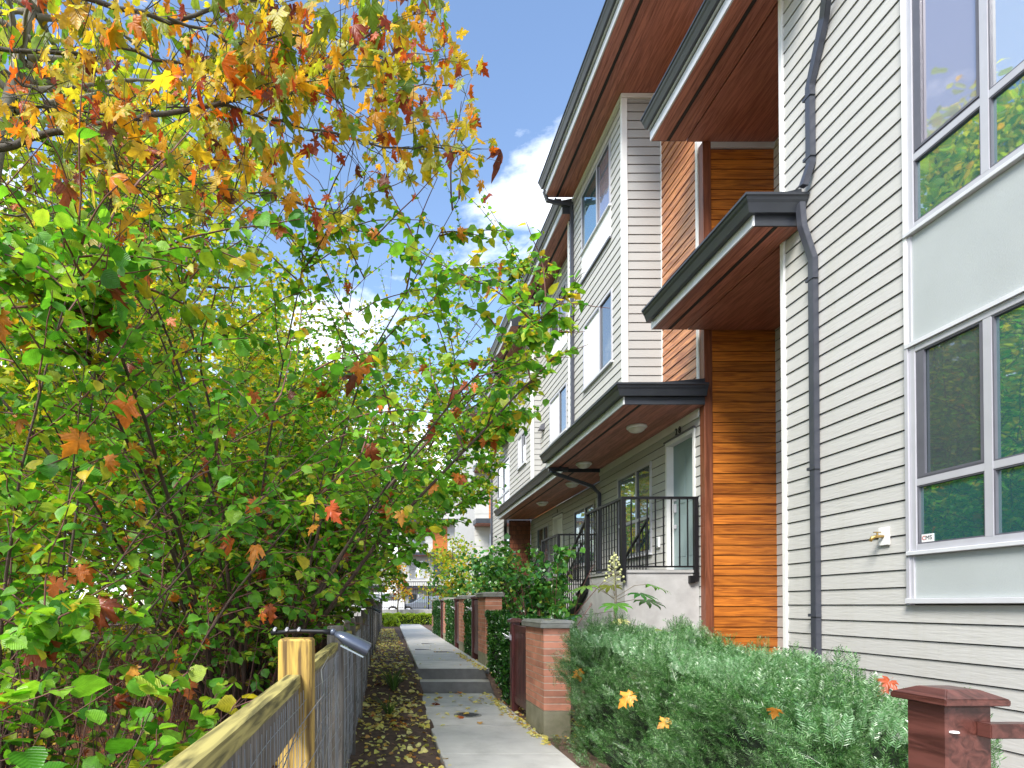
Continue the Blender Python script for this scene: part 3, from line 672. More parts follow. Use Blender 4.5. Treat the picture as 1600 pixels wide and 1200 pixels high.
# porch wall with door and window
PF = 2.03
dh = (9.0, 9.92, PF, 4.17)
clad(h2, 'X', XD1, 8.86, 12.94, 1.2, 4.54, M['siding'], [dh, (10.46, 11.96, 2.42, 4.02)], thick=.16)
box('frieze', (XD1 - .03, 8.87, 4.29), (XD1 - .017, 12.94, 4.45), M['trim'], h2)
window_x(h2, XD1, 10.46, 11.96, 2.42, 4.02, (11.08,), (3.06,), [GG, GG, GD, GG], fr=.05, fm=M['alu'])
def door(parent, X, y0, y1, z0, z1, dm):
    fr = MB(); fr.box((X - .03, y0, z0), (X + .12, y0 + .05, z1)); fr.box((X - .03, y1 - .05, z0), (X + .12, y1, z1)); fr.box((X - .03, y0 + .05, z1 - .06), (X + .12, y1 - .05, z1))
    d = box('door', (X + .085, y0 + .05, z0 + .02), (X + .125, y1 - .05, z1 - .06), dm, parent)
    fr.build('door_frame', M['trim'], d)
    box('threshold', (X - .04, y0, z0), (X + .12, y1, z0 + .02), M['alu'], d)
    box('door_cap', (X - .05, y0 - .02, z1), (X + .02, y1 + .02, z1 + .025), M['darkframe'], d)
    for zz, hh in ((1.17, .07), (.98, .14), (.72, .06)): box('door_handle' if hh > .1 else 'door_lock', (X + .05, y1 - .15, z0 + zz), (X + .084, y1 - .10, z0 + zz + hh), M['alu'], d, bev=.004)
    for (a_, b_, c_, e_) in ((.14, .44, .25, .9), (.14, .44, 1.1, 1.95)):
        for yy in (y0 + a_, (y0 + y1) / 2 + .03): box('door_panel', (X + .079, yy, z0 + c_), (X + .0845, yy + .27, z0 + e_), dm, d, bev=.003)
    return d
door(h2, XD1, 9.0, 9.92, PF, 4.17, M['door'])
nm = thing('house_number', 'small black house number 28 above the white framed porch door', 'house number', (XD1 - .02, 9.45, 4.27))
text('digit', '2', .15, M['ink'], nm, (XD1 - .034, 9.53, 4.255), FACE_X, .006)
text('digit', '8', .15, M['ink'], nm, (XD1 - .034, 9.42, 4.255), FACE_X, .006)
ob = thing('outlet_box', 'small white outlet box on the porch wall between door and window', 'outlet', (XD1 - .02, 10.2, 2.55))
box('box', (XD1 - .05, 10.13, 2.48), (XD1 - .014, 10.27, 2.66), M['white'], ob, bev=.006); box('cover', (XD1 - .06, 10.15, 2.50), (XD1 - .051, 10.25, 2.64), M['panel'], ob)
lampdisc(4.15, 9.75, 4.42, 'white round ceiling light nearest the door numbered 28')
lampdisc(4.15, 12.3, 4.42, 'white round ceiling light beside the bent black downpipe')
pipe(h2, [(3.62, 12.75, 4.36), (3.72, 12.78, 4.30), (4.5, 12.84, 4.05), (4.66, 12.86, 3.9), (4.66, 12.86, 1.2)], .07, .07)
bm_ = box('soffit_beam', (3.53, 12.66, 4.34), (3.95, 12.72, 4.418), M['charcoal'], h2)

# ================= third house (set back a little) and the ones beyond
h3 = thing('townhouse', 'middle townhouse set back behind number 28 with long brown soffit canopy', 'house', (4.4, 15, 0))
XB2 = 4.40; XD2 = 5.02
wh = [(14.16, 15.6, 7.72, 9.2), (14.16, 15.6, 5.67, 6.79)]
clad(h3, 'X', XB2, 12.98, 16.5, 4.6, 9.75, M['siding'], wh, thick=.1)
window_x(h3, XB2, 14.16, 15.6, 8.2, 9.2, (14.8,), (), [GL, GG], fr=.045)
box('panel', (XB2 - .02, 14.16, 7.72), (XB2 + .02, 14.86, 8.16), M['white_fill'], h3); box('panel', (XB2 - .02, 14.88, 7.72), (XB2 + .02, 15.6, 8.16), M['white_fill'], h3)
window_x(h3, XB2, 14.16, 15.6, 5.67, 6.79, (14.75,), (), [GD, M['white_fill']], fr=.045)
canopy(h3, 'roof_eave', 3.81, XB2 + .02, 12.64, 16.6, 9.80, ret=False, twin=True)
box('roof', (4.0, 12.91, 10.1), (10, 17, 10.25), M['charcoal'], h3)
for (yy, zz) in ((13.35, 7.35), (16.2, 6.35)):
    MB().add([(XB2 - .16, yy - .1, zz - .12), (XB2 - .016, yy - .1, zz - .12), (XB2 - .016, yy + .1, zz - .12), (XB2 - .16, yy + .1, zz - .12), (XB2 - .10, yy - .1, zz + .02), (XB2 - .016, yy - .1, zz + .06), (XB2 - .016, yy + .1, zz + .06), (XB2 - .10, yy + .1, zz + .02)], BOXF).build('vent_hood', M['darkframe'], h3)
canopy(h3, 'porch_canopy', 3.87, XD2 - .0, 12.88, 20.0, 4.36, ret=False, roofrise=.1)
wins = [(14.1, 15.6, 2.5, 3.95), (18.0, 19.3, 2.5, 3.95)]
clad(h3, 'X', XD2, 12.95, 20.15, 1.2, 4.355, M['siding'], wins + [(16.6, 17.5, 2.0, 4.05)], thick=.16)
for a_ in wins: window_x(h3, XD2, a_[0], a_[1], a_[2], a_[3], ((a_[0] + a_[1]) / 2 - .1,), (3.1,), [GG, GG, GD, GG], fr=.05)
door(h3, XD2, 16.6, 17.5, 2.0, 4.05, M['trim'])
text('house_digit', '2', .14, M['ink'], h3, (XD2 - .034, 17.02, 4.17), FACE_X, .006)
clad(h3, 'Y', 20.15, 4.3, XD2 - .02, -.1, 4.355, M['brown'], thick=.1, name='wood_board')  # orange wood end wall, coloured brown for the shadow under the canopy
lampdisc(4.45, 16.6, 4.36, 'middle white round ceiling light under the long brown canopy')
lampdisc(4.45, 14.0, 4.36, 'white round ceiling light nearest the step in the two canopies')
h4 = thing('townhouse', 'farther townhouse with pale bay projecting above the far end of the canopy', 'house', (4.14, 19, 0))
XB3 = 4.14
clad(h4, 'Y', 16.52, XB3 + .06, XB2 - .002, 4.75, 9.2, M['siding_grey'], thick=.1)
box('corner_trim', (XB3 - .03, 16.49, 4.7), (XB3 + .059, 16.55, 9.2), M['trim'], h4)
wh = [(17.1, 18.1, 5.6, 6.54), (17.1, 18.1, 7.6, 8.6), (19.3, 21.3, 4.9, 6.34), (19.3, 21.3, 7.4, 8.6)]
clad(h4, 'X', XB3, 16.55, 22.5, 4.7, 9.05, M['siding'], wh, thick=.1)
for i, a_ in enumerate(wh): window_x(h4, XB3, *a_, ((a_[0] + a_[1]) / 2,), ((a_[2] + .35,) if i > 1 else ()), [GB, M['white_fill'], GD, GB], fr=.05)
clad(h4, 'X', XB3, 20.3, 22.5, -.1, 4.69, M['siding'], [], thick=.1)
pipe(h4, [(XB3 - .05, 22.3, 9.0), (XB3 - .05, 22.3, 0)], .09, .07)
canopy(h4, 'roof_eave', 3.5, XB3 - .017, 16.2, 19.2, 9.07, ret=False, twin=True)
canopy(h4, 'roof_eave', 3.7, XB3 - .017, 19.25, 22.8, 8.75, ret=False, twin=True)
box('balcony_eave', (3.45, 19.3, 6.9), (XB3 - .017, 20.5, 7.1), M['charcoal'], h4)
box('roof', (3.9, 17.01, 9.45), (10, 22.8, 9.6), M['charcoal'], h4)
# ================= porches, stairs, railings
def porch(X0, X1, y0, y1, zf, yend, zend, lab, lab2, wall_right=True):
    p = thing('concrete_porch', lab, 'porch', (X0, y0, 0))
    MB().box((X0, y0, -.1), (X1, y1, zf - .05)).build('wall', M['concrete'], p)
    MB().box((X0 - .02, y0 - .02, zf - .05), (X1, y1 + .02, zf)).build('deck', M['concrete'], p, bev=.006)
    n = int(round((zf - zend) / .18)); dy = (yend - y1) / n; dz = (zf - zend) / n
    for i in range(n):
        MB().box((X0, y1 + i * dy + .002, -.1), (X1, y1 + (i + 1) * dy, zf - (i + 1) * dz)).build('step', M['concrete'], p)
    for yy in (y0 + .015,): pass
    r = thing('porch_railing', lab2, 'railing', (X0, y0, zf))
    H = 1.04; t = .025; B = M['black']
    def post(x, y, z0, z1, w_=.05): box('post', (x - w_ / 2, y - w_ / 2, z0), (x + w_ / 2, y + w_ / 2, z1), B, r, bev=.003)
    xl = X0 - .03; yf = y0 - .03
    post(xl, yf, zf - .18, zf + H, .06)
    if wall_right: post(X1 - .06, yf, zf - .18, zf + H, .06); box('bracket', (X1 - .16, yf - .03, zf - .20), (X1 - .091, yf + .03, zf - .09), B, r)
    post(xl, y1, zf - .2, zf + H, .06)
    box('top_rail', (xl - .031, yf - .031, zf + H), (X1 - .03, yf + .031, zf + H + .035), B, r)
    box('bottom_rail', (xl + .03, yf - .015, zf + .03), (X1 - .09, yf + .015, zf + .055), B, r)
    box('top_rail', (xl - .031, yf + .032, zf + H), (xl + .031, y1 + .03, zf + H + .035), B, r)
    box('bottom_rail', (xl - .015, yf + .03, zf + .03), (xl + .015, y1 - .03, zf + .055), B, r)
    k = int((X1 - .09 - xl) / .118)
    for i in range(1, k + 1):
        x = xl + (X1 - .06 - xl) * i / (k + 1); box('baluster', (x - .008, yf - .008, zf + .055), (x + .008, yf + .008, zf + H), B, r)
    k = int((y1 - yf) / .118)
    for i in range(1, k + 1):
        y = yf + (y1 - yf) * i / (k + 1); box('baluster', (xl - .008, y - .008, zf + .055), (xl + .008, y + .008, zf + H), B, r)
    for xs in (xl, X1 - .06):
        sl = -(zf - zend) / (yend - y1); L_ = yend - y1
        def bar(z_off, hh, nm_):
            v = []
            for yy in (y1 + .03, yend + .1):
                zb = zf + z_off + sl * (yy - y1)
                v += [(xs - .02, yy, zb), (xs + .02, yy, zb), (xs + .02, yy, zb + hh), (xs - .02, yy, zb + hh)]
            MB().add(v, [(0, 1, 2, 3), (7, 6, 5, 4), (0, 4, 5, 1), (1, 5, 6, 2), (2, 6, 7, 3), (3, 7, 4, 0)]).build(nm_, B, r)
        bar(H - .06, .04, 'handrail'); bar(-.02, .03, 'bottom_rail'); bar(-.28, .2, 'stringer')
        k = int(L_ / .125)
        for i in range(1, k + 1):
            y = y1 + L_ * i / (k + .6); z = zf + sl * (y - y1)
            box('baluster', (xs - .008, y - .008, z), (xs + .008, y + .008, z + H - .06), B, r)
        post(xs, yend + .08, zend - .2, zend + H - .02)
porch(3.60, 4.70, 8.90, 10.42, PF, 13.1, UP + .02, 'tall stained concrete porch and stairs below the door numbered 28', 'black metal porch railing with stair handrail in front of the door numbered 28')
porch(4.0, 5.0, 13.5, 14.8, PF, 17.4, UP + .02, 'smaller concrete porch behind the leafy shrub at the second door', 'black metal railing of the second porch seen behind the leafy shrub', False)

# ================= brick pillars, gates
def pillar(y0, y1, z0, ztop, lab, x0=1.86, wd=.31, base=.29):
    x0 = x0 + SH(y0); x1 = x0 + wd
    p = thing('brick_pillar', lab, 'pillar', (x0, y0, z0), 'brick pillars along the path')
    zb = z0 + base; zc = ztop - .09; e = .012
    MB().box((x0, y0, z0 - .2), (x1, y1, zb)).build('base', M['base'], p, bev=.006)
    e = .004; co = MB().box((x0 + e, y0 + e, zb), (x1 - e, y1 - e, zc)).build('mortar_core', M['mortar'], p)
    n = int(round((zc - zb) / .079)); ch = (zc - zb) / n; j = .011
    for i in range(n):
        za, zt = zb + i * ch + j / 2, zb + (i + 1) * ch - j / 2
        # front face bricks, side face bricks
        r_ = random.uniform(-.0015, .0015)
        box('brick', (x0 + r_, y0 + r_, za), (x1, y0 + .1, zt), M['brick'], p)
        ym = (y0 + y1) / 2 + (.06 if i % 2 else -.06)
        box('brick', (x0 + r_ * .5, y0 + .101, za), (x0 + .1, ym - j / 4, zt), M['brick'], p)
        box('brick', (x0 - r_ * .5, ym + j / 4, za), (x0 + .1, y1 - r_, zt), M['brick'], p)
    MB().box((x0 - .045, y0 - .045, zc), (x1 + .045, y1 + .045, ztop - .035)).add([(x0 - .05, y0 - .05, ztop - .035), (x1 + .05, y0 - .05, ztop - .035), (x1 + .05, y1 + .05, ztop - .035), (x0 - .05, y1 + .05, ztop - .035), (x0 - .02, y0 - .02, ztop), (x1 + .02, y0 - .02, ztop), (x1 + .02, y1 + .02, ztop), (x0 - .02, y1 + .02, ztop)], BOXF).build('cap', M['capstone'], p, bev=.004)
pillar(6.91, 7.76, 0, 1.33, 'nearest brick pillar with stone cap beside the dark red gate')
pillar(11.15, 11.98, UP, 1.75, 'tall brick pillar just above the steps, second from the camera', base=.22)
pillar(14.6, 15.4, UP, 1.75, 'third brick pillar from the camera along the path', base=.22)
pillar(19.2, 20.0, UP, 1.75, 'fourth brick pillar, narrow in view between two clipped hedges', base=.22)
pillar(24.6, 25.4, UP, 1.75, 'farthest brick pillar at the end of the row', base=.22)
def gate_post(name, y, z0, top, parent, x=1.84, s=.12):
    x += SH(y)
    p = box(name, (x, y, z0), (x + s, y + s, top - .06), M['gate'], parent, bev=.005)
    c = .035
    MB().add([(x - c, y - c, top - .06), (x + s + c, y - c, top - .06), (x + s + c, y + s + c, top - .06), (x - c, y + s + c, top - .06), (x - c, y - c, top - .025), (x + s + c, y - c, top - .025), (x + s + c, y + s + c, top - .025), (x - c, y + s + c, top - .025)], BOXF).add(
        [(x - c, y - c, top - .024), (x + s + c, y - c, top - .024), (x + s + c, y + s + c, top - .024), (x - c, y + s + c, top - .024), (x + .02, y + .02, top), (x + s - .02, y + .02, top), (x + s - .02, y + s - .02, top), (x + .02, y + s - .02, top)], BOXF).build('post_cap', M['gatecap'], p)
    return p
def gate(y0, y1, z0, top, lab, flowers=False):
    x = 1.88 + SH(y0)
    g_ = thing('garden_gate', lab, 'gate', (x, y0, z0), 'dark red gates between pillars and hedges')
    gate_post('post', y1, z0 - .1, top + .04, g_)
    zt = top - .06
    box('top_rail', (x, y0 + .01, zt - .09), (x + .045, y1 - .01, zt), M['gate'], g_, bev=.003); box('bottom_rail', (x, y0 + .01, z0 + .12), (x + .045, y1 - .01, z0 + .22), M['gate'], g_, bev=.003)
    n = 6; w_ = (y1 - y0 - .04) / n
    for i in range(n): box('panel_board', (x + .006, y0 + .02 + i * w_ + .003, z0 + .221), (x + .03, y0 + .02 + (i + 1) * w_ - .003, zt - .091), M['gate'], g_)
    if flowers:
        lt = box('latch', (x - .05, y1 + .02, top - .28), (x - .001, y1 + .06, top - .20), M['alu'], g_, bev=.004)
        for a_ in ((-.13, -.02, .07), (-.11, .04, .02), (-.14, .06, .10), (-.06, -.03, .12)):
            MB().tube([(x - .05, y1 + .04, top - .24), (x + a_[0], y1 + .04 + a_[1], top - .28 + a_[2])], [.012, .005], 6).build('latch_arm', M['alu_light'], lt)
gate(7.78, 8.62, 0, 1.28, 'nearest dark red gate beside the first brick pillar, with a pale latch', True)
gate(12.0, 12.8, UP, 1.66, 'dark red gate behind the tall second pillar', True)
gate(15.45, 16.2, UP, 1.66, 'dark red gate behind the third pillar', True)
gate(20.05, 20.8, UP, 1.66, 'farthest dark gate behind the fourth pillar', True)
np_ = thing('gate_post', 'reddish brown capped wooden post in the lower right corner before the yew hedge', 'post', (1.78, 1.9, 0))
x_, y_, s2 = 1.78, 1.90, .145
box('post', (x_, y_, -.1), (x_ + s2, y_ + s2, 1.185), M['gatecap'], np_, bev=.006)
c = .03
MB().add([(x_ - c, y_ - c, 1.186), (x_ + s2 + c, y_ - c, 1.186), (x_ + s2 + c, y_ + s2 + c, 1.186), (x_ - c, y_ + s2 + c, 1.186), (x_ - c, y_ - c, 1.206), (x_ + s2 + c, y_ - c, 1.206), (x_ + s2 + c, y_ + s2 + c, 1.206), (x_ - c, y_ + s2 + c, 1.206)], BOXF).add(
    [(x_ - c, y_ - c, 1.2065), (x_ + s2 + c, y_ - c, 1.2065), (x_ + s2 + c, y_ + s2 + c, 1.2065), (x_ - c, y_ + s2 + c, 1.2065), (x_ + .02, y_ + .02, 1.232), (x_ + s2 - .02, y_ + .02, 1.232), (x_ + s2 - .02, y_ + s2 - .02, 1.232), (x_ + .02, y_ + s2 - .02, 1.232)], BOXF).build('post_cap', M['gatecap'], np_, bev=.003)
MB().lathe([(0, .006), (.012, .005), (.014, 0)], (0, 0, 0), 10).build('screw_cover', M['white'], np_, origin=(0, 0, 0)).location = Vector((x_ + .02, y_ - .004, 1.10)) - wloc(np_)
MB().box((x_ + s2 * .62, y_ - .05, 1.09), (x_ + .6, y_ - .004, 1.135)).build('gate_rail', M['gatecap'], np_, bev=.003)
#__PLANTS__
# ------------------------------------------------------------------ left fence
FX = -.32
fn = thing('garden_fence', 'long low wood and wire fence with mossy posts along the left of the path', 'fence', (FX, 2.3, 0))
fy = [.35, 2.28] + [4.2 + 1.95 * i for i in range(17)]
for i, y in enumerate(fy):
    s = .062 if i < 2 else .055
    zt = (1.375 if i == 1 else 1.37) + (0 if y < 9.5 else min(.3, (y - 9.5) * .1))
    x = FX + SH(y) * .7
    po = box('post', (x - s, y - s, -.2), (x + s, y + s, zt + random.uniform(-.015, .015)), M['post'] if i < 2 else M['oldwood'], fn, bev=.008)
def fz(y): return 0 if y < 9.5 else min(.3, (y - 9.5) * .1)
for a, b in zip(fy, fy[1:]):
    xa, xb = FX + SH(a) * .7, FX + SH(b) * .7
    for (dx0, dx1, za, zb, nm_, m_) in ((-.028, .022, 1.20, 1.245, 'top_rail', M['rail']), (-.015, .015, 1.05, 1.198, 'rail_board', M['oldwood']), (-.025, .015, .12, .20, 'bottom_rail', M['oldwood'])):
        ya, yb = a + .063, b - .063; v = []
        for (y, x) in ((ya, xa), (yb, xb)):
            o_ = fz(y); v += [(x + dx0, y, za + o_), (x + dx1, y, za + o_), (x + dx1, y, zb + o_), (x + dx0, y, zb + o_)]
        MB().add(v, [(0, 1, 2, 3), (7, 6, 5, 4), (0, 4, 5, 1), (1, 5, 6, 2), (2, 6, 7, 3), (3, 7, 4, 0)]).build(nm_, m_, fn)
    if a > 2:
        y = a + .08
        while y < b - .2:
            wd = random.uniform(.10, .13)
            o_ = fz(y); x = FX + SH(y) * .7
            if y < 14: box('picket', (x - .052, y, .02 + o_), (x - .030, y + wd, 1.16 + o_ + random.uniform(-.02, .02)), M['oldwood'], fn)
            y += wd + .05
wm = MB(); y = .4
while y < 30:
    x = FX + .03 + SH(y) * .7 + .006 * math.sin(y * 9); o_ = fz(y)
    wm.tube([(x, y, .1 + o_), (x + random.uniform(-.012, .02), y + random.uniform(-.008, .008), .65 + o_), (x, y, 1.19 + o_)], .0012, 3, False)
    y += .05 if y < 8 else .12
for zz in np.arange(.12, 1.2, .1):
    pts = []
    for y in np.arange(.4, 30, .12):
        pts.append((FX + .034 + SH(y) * .7 + .012 * math.sin(y * 5 + zz * 9), y, zz + fz(y) + .018 * math.sin(y * 3.1 + zz * 7) + (.02 if zz > 1 else 0)))
    wm.tube(pts, .0013, 3, False)
wm.build('wire_mesh', M['wire'], fn)
# loose bowed strands in front of the first post
lw = MB()
for (z0, z1) in ((1.10, 1.19), (.93, 1.03), (.78, .86)):
    lw.tube([(FX + .04, 1.2, z0 - .10), (FX + .06, 1.6, z0 - .03), (FX + .05, 1.95, z0), (FX + .075, 2.15, z0 + .03), (FX + .10, 2.3, z1 - .03), (FX + .05, 2.7, z1 + .02), (FX + .03, 3.3, z1 + .03)], .0018, 5, False)
lw.build('loose_wire', M['wire'], fn)
def post_lamp(y, lab, s=1.0):
    x = FX + SH(y) * .7; z = 1.392 + fz(y)
    t = thing('post_lamp', lab, 'outdoor lamp', (x, y, z), 'small dark lamps on the fence posts')
    a = MB(); a.tube([(x - .095, y - .02, z + .004), (x + .0, y - .02, z + .012), (x + .10, y - .02, z + .010), (x + .128, y - .02, z + .008)], [.0085, .0085, .0085, .011], 8); a.build('arm', M['black'], t, True)
    for k in range(3): MB().tube([(x - .08 + k * .045, y - .034, z + .017), (x - .08 + k * .045, y - .006, z + .021)], .006, 6).build('screw', M['alu'], t)
    MB().lathe([(0, -.014), (.010, -.011), (.014, 0), (.010, .011), (0, .014)], (x + .138, y - .02, z + .008), 12).build('joint', M['lampbody'], t, True)
    # shell: flattened half barrel tilted down to the right
    v = []; n = 14; secs = [(0, .014), (.012, .026), (.04, .036), (.085, .041), (.135, .042), (.142, .041)]
    ang = R(-27); dx, dz = math.cos(ang), math.sin(ang)
    for (q, r_) in secs:
        cx_, cz_ = x + .145 + dx * q, z + .002 + dz * q
        for j in range(n):
            b = 2 * math.pi * j / n; u = math.cos(b) * r_ * 1.15; w_ = math.sin(b) * r_ * (.72 if math.sin(b) > 0 else .55)
            v.append((cx_ - dz * w_, y - .02 + u, cz_ + dx * w_))
    f = [(i * n + j, i * n + (j + 1) % n, (i + 1) * n + (j + 1) % n, (i + 1) * n + j) for i in range(len(secs) - 1) for j in range(n)] + [tuple(range(n))[::-1], tuple((len(secs) - 1) * n + j for j in range(n))]
    MB().add(v, f).build('housing', M['lampbody'], t, True)
    v2 = []; 
    for q in (.04, .135):
        cx_, cz_ = x + .145 + dx * q, z + .002 + dz * q
        for u in (-.03, .03): v2 += [(cx_ + dz * .024, y - .02 + u, cz_ - dx * .024), (cx_ + dz * .030, y - .02 + u, cz_ - dx * .030)]
    MB().add(v2, [(0, 2, 3, 1), (4, 5, 7, 6), (0, 1, 5, 4), (2, 6, 7, 3), (1, 3, 7, 5), (0, 4, 6, 2)]).build('lens', M['lens'], t)
post_lamp(2.28, 'dark blue grey lamp on an arm atop the nearest mossy fence post')
post_lamp(fy[5], 'second small dark lamp on a fence post halfway along the fence')
post_lamp(fy[8], 'farthest small dark lamp on the fence before the low hedge')

# ------------------------------------------------------------------ hedges
def sprig_template(n=12, L_=.17, nl=.030):
    """yew shoot: a stem with flat needles in two ranks, bent"""
    v = []; f = []
    st = [(0, 0, 0), (.1 * L_, .5 * L_, .0), (0, L_, .02)]
    v += [(-.0015, 0, 0), (.0015, 0, 0), (0, L_, 0)]; f.append((0, 1, 2))
    r_ = random.Random(5)
    for i in range(n):
        t = .12 + .88 * i / n
        for sgn in (-1, 1):
            y = t * L_; l = nl * (1 - .35 * t) * r_.uniform(.85, 1.1); up = r_.uniform(-.35, .6) * l; b = len(v); wd = .0042
            ex, ey = sgn * l, y + l * .55
            v += [(0, y - wd, 0), (ex * .6, (y + ey) / 2 + wd, up * .6 + .001), (ex, ey, up), (ex * .5, (y + ey) / 2 - wd, up * .4)]
            f += [(b, b + 1, b + 2), (b, b + 2, b + 3)]
    return np.array(v, float) / L_, np.array(f, int)
LT['yew'] = sprig_template()
LT['yewfar'] = sprig_template(7, .17, .034)
def hedge(lab, x0, x1, y0, y1, z0, zt, n, tmpl, m, size, cat='hedge', rough=.12, core=True, topshoots=0, group=None, name='hedge'):
    h = thing(name, lab, cat, ((x0 + x1) / 2, (y0 + y1) / 2, z0), group)
    if core:
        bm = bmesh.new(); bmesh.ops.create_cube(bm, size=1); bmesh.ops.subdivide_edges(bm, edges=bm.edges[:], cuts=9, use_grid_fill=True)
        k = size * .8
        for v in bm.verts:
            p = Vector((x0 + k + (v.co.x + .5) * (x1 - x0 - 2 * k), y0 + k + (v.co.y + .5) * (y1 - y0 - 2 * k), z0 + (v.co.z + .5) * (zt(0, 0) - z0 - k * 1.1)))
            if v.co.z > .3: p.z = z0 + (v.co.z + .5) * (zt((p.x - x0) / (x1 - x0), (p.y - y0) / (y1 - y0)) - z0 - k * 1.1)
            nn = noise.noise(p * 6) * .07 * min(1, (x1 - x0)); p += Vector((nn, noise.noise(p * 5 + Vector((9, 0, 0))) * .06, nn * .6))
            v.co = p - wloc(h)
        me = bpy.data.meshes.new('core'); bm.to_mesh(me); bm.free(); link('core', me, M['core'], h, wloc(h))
    r = rng; A = [(y1 - y0) * (zt(.5, .5) - z0), (y1 - y0) * (zt(.5, .5) - z0), (x1 - x0) * (zt(.5, .5) - z0), (x1 - x0) * (zt(.5, .5) - z0), (x1 - x0) * (y1 - y0) * 1.5]
    A = np.array(A) * np.array([1, .35, 1, .5, 1.1]); fc = r.choice(5, n, p=A / A.sum()); u, v = r.random(n), r.random(n)
    pos = np.zeros((n, 3)); nr = np.zeros((n, 3))
    for k in range(5):
        s = fc == k
        if k < 2: px = np.full(s.sum(), x0 if k == 0 else x1); py = y0 + u[s] * (y1 - y0); tx = np.full(s.sum(), .0 + k)
        elif k < 4: px = x0 + u[s] * (x1 - x0); py = np.full(s.sum(), y0 if k == 2 else y1)
        else: px = x0 + u[s] * (x1 - x0); py = y0 + v[s] * (y1 - y0)
        top = np.array([zt((a - x0) / (x1 - x0), (b - y0) / (y1 - y0)) for a, b in zip(px, py)]) if s.sum() else np.zeros(0)
        pz = z0 + (v[s] ** .85) * (top - z0) if k < 4 else top
        pos[s] = np.c_[px, py, pz]; nr[s] = [(-1, 0, .1), (1, 0, .1), (0, -1, .1), (0, 1, .1), (0, 0, 1)][k]
    lf = 2.8 if tmpl == 'yew' else 4.5; lump = (1.7 if tmpl == 'yew' else 1) * np.array([noise.noise(Vector(p) * lf) for p in pos]); lump2 = np.array([noise.noise(Vector(p) * 14) for p in pos])
    depth = -np.abs(r.normal(0, rough * .55, n)) + lump * rough + lump2 * rough * .35
    pos += nr * depth[:, None]
    dirs = nr * .9 + np.array([0, 0, .75]) + r.normal(0, .45, (n, 3)); nrm = nr * .6 + np.array([0, 0, .9]) + r.normal(0, .5, (n, 3))
    sz = size * r.uniform(.65, 1.25, n)
    foliage('foliage', pos - dirs / np.linalg.norm(dirs, axis=1, keepdims=True) * sz[:, None] * .6, dirs, nrm, sz, tmpl, m, h)
    if topshoots:
        px = x0 + r.random(topshoots) * (x1 - x0); py = y0 + r.random(topshoots) * (y1 - y0)
        pz = np.array([zt((a - x0) / (x1 - x0), (b - y0) / (y1 - y0)) for a, b in zip(px, py)]) - .05
        d = np.c_[r.normal(0, .35, topshoots), r.normal(0, .35, topshoots), np.ones(topshoots)]
        foliage('top_shoots', np.c_[px, py, pz], d, r.normal(0, 1, (topshoots, 3)), size * r.uniform(.8, 1.35, topshoots), tmpl, M['yewsheen'] if tmpl == 'yew' else m, h)
    return h
ny = lambda s, f_: (lambda u, v: f_(u, v) + s * noise.noise(Vector((u * 4, v * 9, 2))))
near_h = hedge('large feathery dark green yew hedge in front of the nearest townhouse', 2.05, 2.85, 2.75, 6.55, -.05, ny(.10, lambda u, v: .97 + .20 * v ** .7 - .25 * max(0, .25 - v) * (1 + u)), 16000, 'yew', M['yew'], .14, rough=.30, topshoots=2200)
hedge('clipped dark green hedge between the first gate and the tall second pillar', 1.93, 2.45, 8.85, 11.05, 0, ny(.03, lambda u, v: 1.30 + .1 * v), 9000, 'lo', M['boxhedge'], .05, rough=.08, topshoots=300, group='clipped hedges between the pillars')
hedge('slim clipped hedge between the second and third pillars', 1.99, 2.4, 12.95, 14.5, UP, ny(.03, lambda u, v: 1.62), 5000, 'lo', M['boxhedge'], .05, rough=.06, group='clipped hedges between the pillars')
hedge('clipped hedge between the third and fourth pillars', 2.02, 2.4, 16.4, 19.1, UP, ny(.03, lambda u, v: 1.66), 5000, 'lo', M['boxhedge'], .055, rough=.06, group='clipped hedges between the pillars')
hedge('farthest clipped hedge before the last brick pillar', 2.08, 2.5, 21.0, 24.5, UP, ny(.03, lambda u, v: 1.68), 4500, 'lo', M['boxhedge'], .06, rough=.06, group='clipped hedges between the pillars')
hedge('low bright green hedge across the far end of the path', -.6, 3.6, 36.4, 37.4, .33, ny(.06, lambda u, v: .98), 6000, 'lo', M['lime'], .09, rough=.1)
hedge('small round lime yellow shrub at the far end of the soil bed', .15, 1.0, 33.2, 34.0, .33, lambda u, v: .98 - .6 * ((u - .5) ** 2 + (v - .5) ** 2) * 1.6, 1500, 'lo', M['lime'], .09, rough=.12, cat='shrub', name='lime_shrub')

